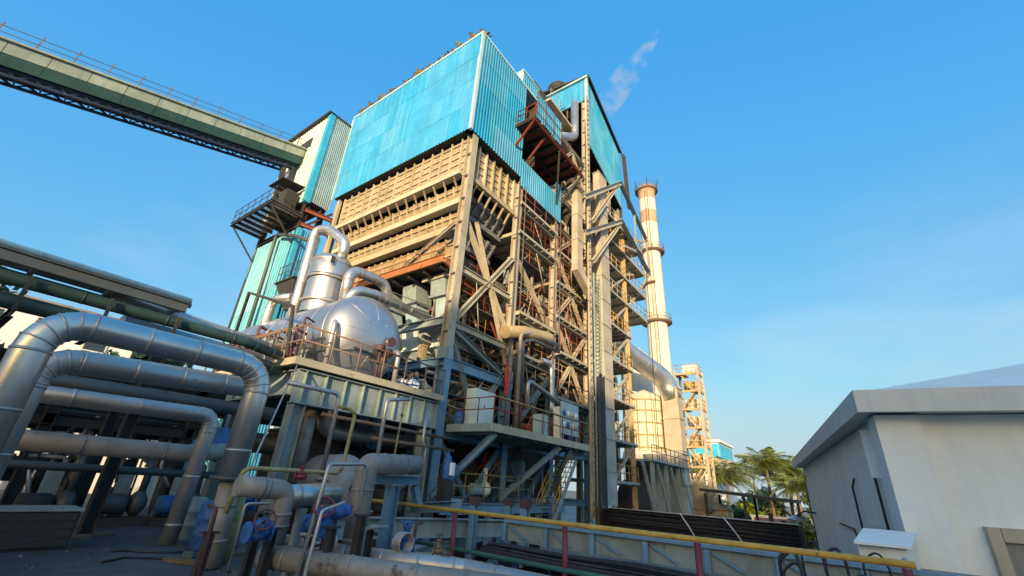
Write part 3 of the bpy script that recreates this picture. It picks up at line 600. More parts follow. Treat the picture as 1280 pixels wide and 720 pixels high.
# ------------------------------------------------------------------ working deck in front of the boiler house
DK = thing('working_deck', 'grey working deck with rusty handrails cantilevered on blue struts before the boiler', 'platform', (18.8, 12.7, 7.7))
part(DK, 'edge_beam', 'greysteel', 'box', 14.45, 14.55, 11.5, 14.0, 7.5, 7.82)
part(DK, 'edge_beam', 'creamedge', 'box', 14.45, 23.3, 11.4, 11.5, 7.5, 7.82)
part(DK, 'floor_plate', 'grate', 'box', 14.56, 23.3, 11.51, 17.4, 7.70, 7.76)
for i in range(9): part(DK, 'joist', 'greysteel', 'ib', (14.9+i*1.02, 11.55, 7.55), (14.9+i*1.02, 17.2, 7.55), .12, .26, .02)
handrail(DK, [(14.5, 14.0, 7.8), (14.5, 11.45, 7.8), (23.2, 11.45, 7.8), (23.2, 13.8, 7.8)], 'rustred', 1.1, 1.02, .026)
part(DK, 'top_rail', 'ygreen', 'tube', [(14.5, 11.43, 8.93), (23.2, 11.43, 8.93)], .028, 6)
for x, dx in ((14.9, -.9), (20.3, -1.6)): part(DK, 'strut', 'blue', 'ib', (x, 11.6, 7.45), (x+dx, 14.0, 4.9), .26, .26, .025)
part(DK, 'strut', 'greysteel', 'ib', (21.6, 11.7, 7.45), (23.4, 14.0, 5.2), .2, .2, .02)
# small things on the deck
def cabinet(x, y, w, d, h, m, label, z=7.77, cat='cabinet', nm='control_cabinet'):
    t = thing(nm, label, cat, (x, y, z)); part(t, 'body', m, 'box', x, x+w, y, y+d, z+.08, z+h)
    part(t, 'plinth', 'dark', 'box', x+.04, x+w-.04, y+.04, y+d-.04, z, z+.08)
    part(t, 'door', m, 'box', x+.03, x+w/2-.01, y-.025, y-.002, z+.14, z+h-.06); part(t, 'door', m, 'box', x+w/2+.01, x+w-.03, y-.025, y-.002, z+.14, z+h-.06)
    part(t, 'handle', 'dark', 'box', x+w/2-.06, x+w/2-.03, y-.05, y-.026, z+h*.5, z+h*.6); return t
cabinet(15.0, 13.0, 1.5, .5, 1.7, 'palesheet', 'pale grey cabinet at the left end of the working deck')
cabinet(20.0, 12.6, .7, .5, 1.3, 'greysheet', 'blue grey cabinet in the middle of the working deck')
cabinet(21.4, 12.3, .5, .4, 1.9, 'whiteside', 'white switch cabinet near the right end of the working deck')
cabinet(22.4, 12.3, .6, .4, 1.5, 'valveblue', 'blue switch cabinet at the right end of the working deck')
def barrel(x, y, z, m, label, h=.62, r=.21):
    t = thing('barrel', label, 'barrel', (x, y, z)); part(t, 'drum', m, 'lathe', [(r*.92, 0), (r, .03), (r, h*.32), (r*1.05, h*.34), (r, h*.36), (r, h*.64), (r*1.05, h*.66), (r, h*.68), (r, h*.96), (r*.92, h)], (x, y, z), n=18)
    part(t, 'lid', m, 'lathe', [(0, 0), (r*.9, 0), (r*.9, .03), (0, .035)], (x, y, z+h-.02), n=18); return t
barrel(14.75, 13.6, 7.77, 'valveblue', 'blue barrel on the corner of the working deck'); 
barrel(18.2, 12.2, 7.77, 'rustred', 'small red drum behind the working deck handrail', .5, .2)
t = thing('junction_panel', 'grey gauge board with dials standing behind the deck handrail', 'gauge board', (22.2, 11.9, 7.8))
part(t, 'board', 'greysheet', 'box', 21.0, 23.0, 11.95, 12.0, 8.2, 9.9)
for i in range(4):
    for j in range(2): part(t, 'dial', ('white', 'valveblue', 'white', 'beige')[(i+j) % 4], 'lathe', [(0, .06), (.14, .06), (.16, 0)], (21.3+i*.45, 11.945, 8.7+j*.6), (0, -1, 0), 12)
for x in (21.1, 22.9): part(t, 'leg', 'greysteel', 'bar', (x, 12.03, 7.77), (x, 12.03, 9.9), .06, .06)
# hanging red cloth
mb = MB(); N_ = 9
for j in range(N_+1):
    z = 11.6-1.75*j/N_; w = .09+.11*(j/N_)
    for i in range(6): mb.v.append((18.45+(i/5-.5)*w*2, 13.85+.05*math.sin(i*1.7+j*.5), z-.1*abs(i-2.5)/2.5*(j/N_)))
mb.f = [(j*6+i, j*6+i+1, j*6+i+7, j*6+i+6) for j in range(N_) for i in range(5)]; mb.sm = [True]*len(mb.f)
o = mb.build('hanging_cloth', 'red', None); tag(o, 'red cloth hanging beside the second column above the deck', 'cloth')
# stairs
def stair(label, p, q, w, m='greysteel', rails='yellow', steps=12):
    p, q = Vector(p), Vector(q); t = thing('steel_stair', label, 'stairs', tuple(p)); d = (q-p); hd = V(d.x, d.y, 0).normalized(); sd = V(-hd.y, hd.x, 0)
    for s_ in (-1, 1):
        part(t, 'stringer', m, 'bar', p+sd*s_*w/2, q+sd*s_*w/2, .05, .24)
        mb = MB()
        for h in (1.0, .55): mb.tube([p+sd*s_*w/2+V(0, 0, h), q+sd*s_*w/2+V(0, 0, h)], .026, 5)
        for k in range(5):
            b = p.lerp(q, k/4)+sd*s_*w/2; mb.tube([b, b+V(0, 0, 1.0)], .024, 5)
        mb.build('handrail', rails, t)
    me = MB().bar(-sd*(w/2-.03), sd*(w/2-.03), .24, .04); me = meshof(me, 'tread', 'grate')
    for k in range(steps): inst(me, 'tread', t, p.lerp(q, (k+.5)/steps))
    return t
stair('grey steel stair with yellow handrails descending under the deck', (20.6, 12.6, 3.9), (23.0, 12.6, 7.0), 1.0)
stair('dark stair under the deck with rusty orange rails', (20.6, 14.6, 7.6), (18.0, 14.6, 5.0), .9, 'dark', 'orange')
stair('low stair with yellow rails leading down beneath the grey gutter', (12.2, 7.6, .2), (14.6, 7.6, 3.6), .9)
# lower gangway
LG = thing('lower_gangway', 'blue lower gangway with yellow rails beneath the working deck', 'platform', (18, 13.5, 4.7))
part(LG, 'edge_beam', 'blue', 'ib', (13.6, 13.0, 4.55), (23.4, 13.0, 4.55), .2, .4, .03)
part(LG, 'floor_plate', 'grate', 'box', 13.6, 23.4, 13.1, 17.3, 4.72, 4.77)
handrail(LG, [(13.7, 13.1, 4.78), (20.3, 13.1, 4.78)], 'ygreen', 1.1, 1.3, .025)
for x in (14.2, 16.6, 19.1): part(LG, 'post', 'blue', 'ib', (x, 12.95, 0), (x, 12.95, 4.35), .24, .24, .03, (1, 0, 0))
# bits under the deck
for k, (x, y, z0, r, h, m, lab) in enumerate(((16.2, 15.2, 4.78, .42, 1.5, 'greypipe', 'grey upright vessel under the left of the working deck'), (18.4, 15.8, 4.78, .5, 1.9, 'casing', 'dark upright vessel under the middle of the working deck'), (21.9, 15.4, 4.78, .55, 2.2, 'greysteel', 'grey green ribbed vessel behind the yellow railed stair'))):
    t = thing('vessel', lab, 'vessel', (x, y, z0)); part(t, 'shell', m, 'lathe', [(0, 0), (r*.8, .02), (r, .2), (r, h-.25), (r*.75, h-.06), (0, h)], (x, y, z0), n=20)
    for j in range(3): part(t, 'band', m, 'lathe', [(r, 0), (r+.05, .02), (r+.05, .1), (r, .12)], (x, y, z0+.35+j*.5), n=20)
t = thing('pump_set', 'grey pump and motor on a base frame under the deck', 'pump', (17.2, 14.2, 4.78))
part(t, 'base_frame', 'dark', 'box', 16.6, 18.0, 13.9, 14.5, 4.78, 4.95); part(t, 'motor', 'greysheet', 'lathe', [(0, 0), (.24, 0), (.26, .05), (.26, .6), (.2, .68), (0, .7)], (16.7, 14.2, 5.25), (1, 0, 0), 16)
part(t, 'pump_casing', 'whiteside', 'lathe', [(0, 0), (.2, 0), (.33, .1), (.33, .3), (.2, .4), (0, .4)], (17.5, 14.2, 5.28), (1, 0, 0), 16); part(t, 'outlet', 'whiteside', 'tube', [(17.7, 14.2, 5.3), (17.7, 14.2, 6.2)], .1, 10)
# ------------------------------------------------------------------ tank platform
TP = thing('tank_platform', 'tank platform on grey plate girders with stiffeners and dark rusty rails', 'platform', (10.5, 18, 8.7))
zp = 8.78
part(TP, 'fascia', 'creamedge', 'box', 6.85, 13.7, 13.6, 13.72, zp-.12, zp+.12); part(TP, 'fascia', 'creamedge', 'box', 6.85, 6.97, 13.73, 22.5, zp-.119, zp+.119)
part(TP, 'floor_plate', 'greysteel', 'box', 6.98, 13.7, 13.73, 24.5, zp-.06, zp)
for yy in (13.95, 18.2, 23.0):
    part(TP, 'girder', 'greysteel', 'ib', (7.2, yy, zp-.72), (13.75, yy, zp-.72), .34, 1.1, .04)
    for i in range(9): part(TP, 'stiffener', 'greysteel', 'box', 7.45+i*.76, 7.475+i*.76, yy-.16, yy-.021, zp-1.22, zp-.22)
for x in (7.5, 13.2):
    for y in (14.05, 18.2, 23.0): part(TP, 'column', 'greysteel', 'ib', (x, y, 3.9 if x < 7 else 0), (x, y, zp-1.28), .42, .42, .035, (1, 0, 0))
part(TP, 'girder', 'greysteel', 'ib', (7.3, 14.2, zp-.6), (7.3, 24, zp-.6), .3, .8, .03)
handrail(TP, [(6.95, 21, zp+.1), (6.95, 13.68, zp+.1), (13.6, 13.68, zp+.1)], 'vent', 1.1, 1.2, .032)
part(TP, 'hoist_frame', 'dark', 'tube', [(6.95, 19.2, zp), (6.95, 19.2, 12.3), (6.95, 15.0, 10.9), (6.95, 14.4, zp+.1)], .07, 8)
R_ = random.Random(8)
for k in range(26):
    x = R_.uniform(7.1, 8.6) if k < 15 else R_.uniform(11.9, 13.4); y = R_.uniform(13.95, 16.2) if k >= 15 else R_.uniform(14.2, 21); h_ = R_.uniform(.3, 1.2)
    part(TP, 'small_pipe', R_.choice(['vent', 'greypipe', 'darkrail', 'silverdull', 'darkpipe']), 'tube', [(x, y, zp), (x, y, zp+h_), (x+R_.uniform(-.5, .5), y+R_.uniform(-.8, .8), zp+h_)], R_.choice([.03, .05, .08]), 7, bend=.12)
handrail(TP, [(13.0, 14.6, 12.25), (10.4, 14.9, 12.25)], 'grate', .75, .5, .02)
for k in range(16):
    y = 14.4+k*.42; h_ = R_.uniform(.7, 2.0); x = 7.05+.5*R_.random(); part(TP, 'standpipe', R_.choice(['darkrail', 'darkrail', 'greypipe', 'vent', 'maroon']), 'tube', [(x, y, zp), (x, y, zp+h_), (x+.5, y+.3, zp+h_)], R_.choice([.04, .06, .09]), 7, bend=.12)
for k in range(5): y = 15+k*1.3; part(TP, 'instrument_box', R_.choice(['maroon', 'greysteel', 'dark']), 'box', 7.2, 7.6, y, y+.4, zp+.5, zp+1.2)
for z_ in (.8, 1.5): part(TP, 'manifold', 'vent', 'tube', [(7.35, 14.3, zp+z_), (7.35, 21, zp+z_)], .06, 8)
# the tank
TK = thing('deaerator_tank', 'big silver horizontal tank with domed end on the raised platform', 'tank', (9.8, 18, zp))
tc = V(10.0, 15.0, 10.58); rr = 1.76
prof = [(rr*math.sin(a*math.pi/24), -1.05*math.cos(a*math.pi/24)) for a in range(0, 13)]
part(TK, 'dome_end', 'tanksilver', 'lathe', prof, tc, (0, 1, 0), 48)
part(TK, 'shell', 'tanksilver', 'lathe', [(rr, .004), (rr, 8.2), (rr*.8, 8.9), (0, 9.2)], tc, (0, 1, 0), 48)
for k in range(8): part(TK, 'seam_band', 'silverdull', 'lathe', [(rr+.004, 0), (rr+.018, .01), (rr+.018, .07), (rr+.004, .08)], tc+V(0, .02+k*1.1, 0), (0, 1, 0), 48)
for k in range(9):                                           # shallow dents of the petal plates on the dome
    a = k*2*math.pi/9+.3; pts = []
    for j in range(8):
        r0 = .55+1.18*j/7; pts.append(tc+V(r0*math.cos(a), -1.05*math.sqrt(max(0, 1-(r0/rr)**2))-.002, r0*math.sin(a)))
    part(TK, 'dome_seam', 'tanksilver', 'tube', pts, .008, 4)
for y in (16.2, 21): part(TK, 'saddle', 'conc', 'box', 8.4, 11.3, y-.25, y+.25, zp+.005, zp+1.1)
part(TK, 'nozzle', 'tanksilver', 'tube', [tc+V(.62, -.85, -.1), tc+V(.62, -1.12, -.1)], .15, 14)
part(TK, 'nozzle_flange', 'darkrail', 'tube', [tc+V(.62, -1.1, -.1), tc+V(.62, -1.16, -.1)], .2, 16)
for dx, dz, r_ in ((.1, -.5, .16), (.45, -.62, .2), (.3, -.95, .14)): part(TK, 'gauge_cluster', 'darkrail', 'lathe', [(0, -.12), (r_, -.1), (r_, .1), (0, .12)], tc+V(dx, -1.2, dz), (0, 1, 0), 12)
part(TK, 'gauge_pipe', 'darkrail', 'tube', [tc+V(.1, -1.2, -.5), tc+V(.1, -1.2, -1.8)], .05, 8)
part(TK, 'level_pipe', 'silverdull', 'tube', [tc+V(1.0, -.8, -.4), tc+V(1.0, -1.2, -.4), tc+V(1.0, -1.2, -1.8)], .10, 10, bend=.2)
part(TK, 'level_pipe', 'silverdull', 'tube', [tc+V(-1.5, -.3, .1), tc+V(-1.75, -.75, .1), tc+V(-1.75, -.75, -1.85)], .09, 10, bend=.2)
part(TK, 'inspection_bar', 'dark', 'bar', tc+V(-.9, -1.0, -.75), tc+V(.2, -1.12, -.8), .08, .06)
# dome on top
DD = thing('deaerator_dome', 'upright silver vessel with riveted cap on top of the horizontal tank', 'vessel', (9.8, 18.4, 12.5))
dc = V(9.85, 18.5, 12.1)
part(DD, 'shell', 'tanksilver', 'lathe', [(.88, 0), (.88, 1.85)], dc, n=36); part(DD, 'cap', 'silver', 'lathe', [(.95, 1.87), (.95, 2.7), (.8, 2.93), (.4, 3.07), (0, 3.12)], dc, n=36)
for z in (.5, 1.7, 2.55): part(DD, 'band', 'silverdull', 'lathe', [(.95, z), (.985, z+.02), (.985, z+.12), (.95, z+.14)], dc, n=36)
part(DD, 'nameplate', 'dark', 'box', 9.2, 9.4, 17.52, 17.54, 14.4, 14.75)
part(DD, 'ladder_cage', 'grate', 'tube', [dc+V(.9, -1.1, .2), dc+V(.9, -1.25, 1.6), dc+V(1.3, -.7, 1.6), dc+V(1.3, -.7, .2)], .03, 6)
def pipe(name, label, pts, r, m='silver', bend=None, bands=0, bm='silverdull', n=18, cat='pipe', flanges=(), supports=(), gores=0):
    """a pipe run: the lagged run itself plus its seam bands, flanges and supports"""
    t = thing(name, label, cat, tuple(pts[0])); pts = [Vector(p) for p in pts]
    run = part(t, 'pipe_run', m, 'tube', pts, r, n, bend=bend if bend is not None else r*2.2)
    for i in range(1, len(pts)-1) if gores else ():            # lagging segments of an elbow
        a, b, c = pts[i-1], pts[i], pts[i+1]; d1, d2 = (a-b).normalized(), (c-b).normalized(); t_ = (bend or r*2.2)/math.tan(d1.angle(d2)/2); p0, p2 = b+d1*t_, b+d2*t_; prev = None
        f_ = lambda x: (p0*(1-x)**2+b*2*x*(1-x)*.8+p2*x*x)/((1-x)**2+2*x*(1-x)*.8+x*x)
        for j in range(gores+1):
            x = j/gores; p = f_(x); d = (f_(min(1, x+.02))-f_(max(0, x-.02))).normalized(); part(t, 'gore_seam', bm, 'tube', [p-d*.012, p+d*.012], r+.009, n)
    for i in range(len(pts)-1):
        a, b = pts[i], pts[i+1]; L = (b-a).length
        if bands and L > r*5:
            k = max(1, int((L-r*4)/bands))
            for j in range(k+1):
                p = a.lerp(b, (r*2.3+(L-r*4.6)*j/k)/L); d = (b-a).normalized(); part(t, 'seam_band', bm, 'tube', [p-d*.02, p+d*.02], r+.008, n)
    for p, d in flanges:
        p, d = Vector(p), Vector(d).normalized(); part(t, 'flange', 'darkpipe', 'tube', [p-d*.03, p+d*.03], r*1.5, n)
    for p, z in supports:
        p = Vector(p); part(t, 'support', 'greysteel', 'bar', (p.x, p.y, z), (p.x, p.y, p.z-r-.003), .12, .12)
    return t
pipe('steam_pipe', 'silver riser pipe looping over the upright vessel', [(9.3, 19.9, 11.2), (9.3, 19.9, 13.3), (9.3, 20.0, 17.0), (9.6, 19.2, 16.9), (9.9, 17.9, 15.9), (9.9, 17.9, 15.0)], .24, bands=1.2)
pipe('steam_pipe', 'silver pipe bending beside the tank with blue valve below', [(8.9, 21.5, 9.0), (8.9, 21.5, 13.2), (9.2, 20.2, 13.15)], .22, bands=1.2)
pipe('steam_pipe', 'silver pipe with rusty joint arching right of the upright vessel', [(9.95, 16.9, 12.5), (9.9, 16.9, 14.2), (11.9, 16.9, 14.3), (12.4, 16.9, 13.2)], .25, bands=.8, bm='orange')
pipe('steam_pipe', 'long silver pipe running from the tank top to the boiler house', [(9.6, 16.2, 12.3), (9.9, 16.0, 12.95), (10.9, 16.0, 13.1), (15.0, 16.0, 13.05)], .21, bands=1.3)
pipe('vent_pipe', 'dark pipe climbing the turquoise stair tower and turning right', [(11.45, 29.7, 9), (11.45, 30.3, 21.0), (11.45, 27.4, 20.0), (11.45, 24.2, 18.5)], .12, 'darkpipe', bands=0)
def valve(name, label, p, s=1., axis=(1, 0, 0), m='valveblue', wheel='maroon', stem=.5, side=None):
    p = Vector(p); ax = Vector(axis).normalized(); t = thing(name, label, 'valve', tuple(p))
    part(t, 'body', m, 'lathe', [(.13*s, -.22*s), (.13*s, -.14*s), (.17*s, -.06*s), (.17*s, .06*s), (.13*s, .14*s), (.13*s, .22*s)], p, ax, 16)
    for k in (-1, 1): part(t, 'flange', m, 'tube', [p+ax*k*.20*s, p+ax*k*.26*s], .21*s, 16)
    u = Vector(side).normalized() if side else V(0, 0, 1)
    part(t, 'bonnet', m, 'lathe', [(.15*s, .1*s), (.19*s, .14*s), (.19*s, .20*s), (.1*s, .22*s), (.09*s, .42*s), (.13*s, .44*s), (.13*s, .5*s), (0, .5*s)], p, u, 16)
    part(t, 'stem', 'darkpipe', 'tube', [p+u*.5*s, p+u*(.5+stem)*s], .025*s, 6)
    c = p+u*(.45+stem)*s; sd = u.orthogonal().normalized(); w = u.cross(sd)
    wh = part(t, 'handwheel', wheel, 'tube', [c+(sd*math.cos(i*math.pi/8)+w*math.sin(i*math.pi/8))*.2*s for i in range(16)], .022*s, 6, closed=True)
    for i in range(3):
        a = i*math.pi/3; part(t, 'spoke', wheel, 'bar', c-(sd*math.cos(a)+w*math.sin(a))*.19*s, c+(sd*math.cos(a)+w*math.sin(a))*.19*s, .02*s, .02*s)
    return t
valve('gate_valve', 'blue valve on the tank platform behind the rusty rails', (7.6, 17.9, 9.5), 1.35, (0, 1, 0), stem=.2)
for k, y in enumerate((19.0, 20.4)):
    t = thing('motor_unit', ['rusty red motor block on the tank platform corner', 'rusty red gearbox behind the motor on the tank platform'][k], 'motor', (7.6, y, zp))
    part(t, 'body', 'rustred', 'box', 7.3, 7.9, y-.3, y+.3, zp+.005, zp+1.3); part(t, 'cap', 'dark', 'lathe', [(.28, 0), (.3, .05), (.3, .4), (0, .5)], (7.6, y, zp+1.3), n=14)
for k, (x, y) in enumerate(((12.4, 14.4), (11.6, 14.1))):
    t = thing('lagging_bundle', ['crumpled white lagging bundle on the tank platform near the column', 'smaller white lagging bundle beside the tank end'][k], 'bundle', (x, y, zp))
    mb = MB(); rq = random.Random(k); s_ = .34-.1*k
    prof = []
    n = 10
    for j in range(7):
        a = math.pi*j/6
        for i in range(n): b = 2*math.pi*i/n; r = s_*(1+rq.uniform(-.22, .22)); mb.v.append((x+r*math.sin(a)*math.cos(b), y+r*math.sin(a)*math.sin(b), zp+s_*.95-r*.95*math.cos(a)))
    mb.f = [(j*n+i, j*n+(i+1) % n, (j+1)*n+(i+1) % n, (j+1)*n+i) for j in range(6) for i in range(n)]; mb.sm = [False]*len(mb.f); mb.build('wrap', 'white', t)
    part(t, 'strap', 'valveblue', 'lathe', [(s_*1.12, 0), (s_*1.16, .03), (s_*1.12, .06)], (x, y, zp+s_*.9), n=12)
# walkway bracket behind the dome, on the tower
WB = thing('tower_balcony', 'small dark balcony with rails on the turquoise tower above the tank', 'balcony', (12.9, 26.4, 16))
part(WB, 'floor_plate', 'dark', 'box', 11.2, 13.4, 25.2, 27.6, 16.3, 16.4); handrail(WB, [(11.3, 27.6, 16.4), (11.3, 25.3, 16.4), (13.3, 25.3, 16.4)], 'darkrail', 1.1, .7)
part(WB, 'hopper', 'dark', 'hexa', [(11.9, 26.0, 14.6), (12.7, 26.0, 14.6), (12.7, 26.8, 14.6), (11.9, 26.8, 14.6)], [(11.3, 25.3, 16.29), (13.3, 25.3, 16.29), (13.3, 27.5, 16.29), (11.3, 27.5, 16.29)])
# plant under the tank platform
pipe('process_pipe', 'dull silver pipe with upturned elbow under the tank platform', [(14.0, 15.6, 7.0), (10.3, 15.6, 6.95), (9.6, 15.6, 7.0), (9.5, 15.6, 8.1)], .27, 'silverdull', bands=1.4)
pipe('process_pipe', 'grey bent pipe beside the platform column', [(8.4, 14.6, 5.0), (8.4, 14.6, 7.2), (8.9, 15.4, 7.5), (8.9, 16.5, 7.5)], .2, 'greypipe')
pipe('process_pipe', 'thin pale pipe dropping in front of the plate girder', [(10.9, 12.6, 8.2), (9.9, 12.6, 8.0), (9.9, 12.6, 5.6)], .07, 'silverdull')
pipe('process_pipe', 'pale thin pipe with kink right of the girder', [(12.4, 13.2, 7.9), (12.4, 13.2, 6.9), (12.6, 13.2, 6.6), (12.6, 13.2, 5.0)], .06, 'silverdull')
pipe('process_pipe', 'rusty brown pipe crossing below the plate girder', [(8.0, 13.3, 7.25), (13.8, 13.3, 7.15)], .06, 'vent')
pipe('process_pipe', 'second brown pipe lower under the plate girder', [(10.0, 13.2, 6.75), (14.2, 13.2, 6.7)], .06, 'vent')
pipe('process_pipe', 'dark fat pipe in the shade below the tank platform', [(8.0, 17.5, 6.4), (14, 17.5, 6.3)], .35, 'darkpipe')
t = thing('condensate_drum', 'grey horizontal drum with round manhole under the tank platform', 'drum', (8.4, 12.2, 4.6))
part(t, 'shell', 'greypipe', 'lathe', [(0, -.1), (.5, -.06), (.72, .1), (.75, .25), (.75, 2.0), (0, 2.2)], (8.3, 11.8, 5.35), (.25, 1, 0), 26); part(t, 'manhole', 'dark', 'tube', [(8.55, 11.62, 5.2), (8.52, 11.75, 5.2)], .13, 14)
part(t, 'saddle', 'dark', 'box', 8.0, 9.0, 12.2, 12.6, 3.9, 4.65)
t = thing('motor_unit', 'round grey motor end behind the fat foreground pipe', 'motor', (9.9, 11.6, 5.0))
part(t, 'end_cover', 'silverdull', 'lathe', [(0, -.1), (.3, -.06), (.42, .0), (.42, .8), (0, .85)], (10.0, 11.5, 5.6), (.1, 1, 0), 22); part(t, 'base', 'dark', 'box', 9.6, 10.4, 11.6, 12.3, 4.6, 5.2)
part(t, 'stand', 'dark', 'box', 9.7, 10.3, 11.7, 12.2, 0, 4.59)
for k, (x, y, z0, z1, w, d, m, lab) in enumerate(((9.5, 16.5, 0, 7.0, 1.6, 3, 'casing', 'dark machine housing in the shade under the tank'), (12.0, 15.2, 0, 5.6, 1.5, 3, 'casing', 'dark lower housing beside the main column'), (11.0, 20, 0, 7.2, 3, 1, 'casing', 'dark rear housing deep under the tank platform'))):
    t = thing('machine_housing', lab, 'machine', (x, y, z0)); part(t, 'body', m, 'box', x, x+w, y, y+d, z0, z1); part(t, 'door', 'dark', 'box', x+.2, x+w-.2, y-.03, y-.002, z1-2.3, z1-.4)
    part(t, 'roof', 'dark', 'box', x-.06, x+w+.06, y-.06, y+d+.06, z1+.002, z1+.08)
t = thing('gas_bottle', 'blue and white bottle standing by the right end of the tank girder', 'bottle', (13.3, 12.6, 5.6))
part(t, 'body', 'valveblue', 'lathe', [(0, 0), (.16, 0), (.17, .04), (.17, .7), (.1, .85), (.05, .9), (.05, 1.0), (0, 1.0)], (13.3, 12.6, 5.6), n=16); part(t, 'label_wrap', 'white', 'lathe', [(.175, .15), (.175, .6)], (13.42, 12.52, 5.6), n=16)
part(t, 'stand', 'dark', 'box', 13.1, 13.5, 12.4, 12.8, 4.78, 5.59)
# ------------------------------------------------------------------ ducts on the right of the boiler
DU = thing('flue_duct', 'beige panelled rectangular flue duct running down the right of the boiler frame', 'duct', (29.4, 12.7, 4.6))
z = 4.7; k = 0
while z < 30.4:
    h = 2.05; x0, x1 = 28.55, 30.1
    part(DU, 'duct_panel', 'ductbeige' if z > 10 else 'ductgrey', 'box', x0, x1, 12.75, 13.35, z, z+h-.05)
    part(DU, 'joint_flange', 'greysteel' if z < 10 else 'cream', 'box', x0-.06, x1+.06, 12.7, 13.4, z+h-.05, z+h); z += h; k += 1
D2 = thing('branch_duct', 'narrower beige duct slanting into the tall flue duct', 'duct', (25, 12.8, 20))
for i in range(3): part(D2, 'duct_panel', 'ductbeige', 'box', 24.75, 25.55, 12.9, 13.4, 20.3+i*2.2, 22.44+i*2.2); part(D2, 'joint_flange', 'cream', 'box', 24.7, 25.6, 12.86, 13.44, 22.44+i*2.2, 22.5+i*2.2)
part(D2, 'elbow', 'ductbeige', 'hexa', [(24.75, 12.9, 19.9), (28.54, 12.9, 17.9), (28.54, 13.4, 17.9), (24.75, 13.4, 19.9)], [(24.75, 12.9, 20.29), (28.54, 12.9, 18.9), (28.54, 13.4, 18.9), (24.75, 13.4, 20.29)])
part(D2, 'elbow', 'ductbeige', 'hexa', [(24.76, 12.91, 20.28), (26.9, 12.91, 19.5), (26.9, 13.39, 19.5), (24.76, 13.39, 20.28)], [(24.76, 12.91, 20.3), (25.55, 12.91, 20.3), (25.55, 13.39, 20.3), (24.76, 13.39, 20.3)])
part(BH, 'side_sheeting', 'sheetbrown', 'box', 27.0, 28.5, 13.2, 13.3, 19.5, 29.0)
# vertical cable ladder and cables sweeping onto the cable bridge
CL = thing('cable_run', 'thick black cable bundle dropping beside the duct and sweeping right along the bridge', 'cables', (27, 12.6, 4.5))
mb = MB()
for dx in (-.48, .48): mb.box(27.4+dx-.04, 27.4+dx+.04, 12.62, 12.74, 4.6, 20.5)
for i in range(52): mb.box(26.92, 27.88, 12.66, 12.7, 4.8+i*.3, 4.86+i*.3)
mb.build('cable_ladder', 'greysteel', CL)
R_ = random.Random(5)
for i in range(16):
    x = 26.82+.068*i; d = R_.uniform(-.025, .025); z_ = 3.72+.058*(15-i)+d; xo = 24.82+.05*(i % 3)
    pts = [(x, 12.5-.03*(i % 3), 12.9-R_.random()*.5), (x+d, 12.5-.03*(i % 3), 8.0), (x, 12.48, z_+.02), (xo, 11.3+d, z_), (xo, 7.5, z_+d), (xo, 4.8, z_-d*1.5), (xo, 2.2, z_-.05)]
    part(CL, 'cable', 'cable', 'tube', pts, R_.uniform(.042, .06), 7, bend=1.1)
CBR = thing('cable_bridge', 'dark side-plated cable bridge crossing the yard below the duct', 'bridge', (25.5, 6, 0))
part(CBR, 'side_plate', 'cableplate', 'box', 25.05, 25.1, 2.2, 11.3, 3.55, 4.7); part(CBR, 'side_plate', 'cableplate', 'box', 26.5, 26.56, 2.2, 12.4, 3.55, 4.45)
part(CBR, 'cover_edge', 'silverdull', 'box', 24.7, 25.1, 2.2, 11.0, 4.72, 4.75); part(CBR, 'tray_floor', 'dark', 'box', 25.07, 26.49, 2.2, 12.3, 3.6, 3.66)
for y in (3, 6, 9, 11.8):
    for x in (25.2, 26.3): part(CBR, 'leg', 'greysteel', 'ib', (x, y, 0), (x, y, 3.58), .22, .22, .025, (1, 0, 0))
for y0, y1 in ((5.2, 4.3), (7.2, 6.4)): part(CBR, 'hanging_strap', 'white', 'tube', [(24.68, y0, 4.78), (24.66, (y0+y1)/2, 4.2), (24.68, y1, 3.5)], .03, 6, bend=.4)
# outrigger brackets
OR = thing('hoist_outriggers', 'cream triangular outriggers carrying dark hoist rails beside the right tower', 'hoist', (33, 13.5, 22))
ax = 12.55
for p, q_, w, h in (((25.4, 26.5), (33.1, 33.0), .34, .42), ((25.4, 23.2), (32.8, 28.4), .34, .42)): part(OR, 'arm', 'cream', 'ib', (p[0], ax, p[1]), (q_[0], ax, q_[1]), w, h, .03)
for p, q_ in (((26.6, 24.9), (32.3, 32.2)), ((26.6, 21.3), (32.4, 27.9))): part(OR, 'strut', 'cream', 'ib', (p[0], ax, p[1]), (q_[0], ax, q_[1]), .26, .3, .03)
part(OR, 'hoist_rail', 'greysteel', 'ib', (33.1, 12.6, 33.1), (44.6, 14.1, 33.0), .3, .46, .04); part(OR, 'hoist_rail', 'greysteel', 'ib', (32.8, 12.6, 28.5), (44.4, 14.0, 28.4), .3, .46, .04)
for (a_, b_) in (((38.9, 13.4, 28.4), (33.2, 12.6, 26.0)), ((44.3, 14.0, 28.2), (36.0, 13.9, 24.6)), ((44.3, 14.0, 28.2), (36.4, 13.9, 21.0)), ((44.5, 14.1, 32.8), (38.6, 14.6, 30.0))): part(OR, 'strut', 'cream', 'bar', a_, b_, .2, .24)
part(OR, 'tie', 'greysteel', 'bar', (44.4, 14.0, 28.4), (44.5, 14.1, 33.0), .16, .16); part(OR, 'tie', 'greysteel', 'bar', (38.6, 13.3, 28.5), (38.7, 13.3, 33.0), .16, .16)
part(OR, 'hoist_rail', 'dark', 'ib', (40.7, 14.9, 43.4), (41.6, 14.9, 36.0), .34, .5, .04)
part(OR, 'hoist_rope', 'dark', 'tube', [(43.0, 13.85, 28.2), (42.6, 13.85, 6)], .035, 5)
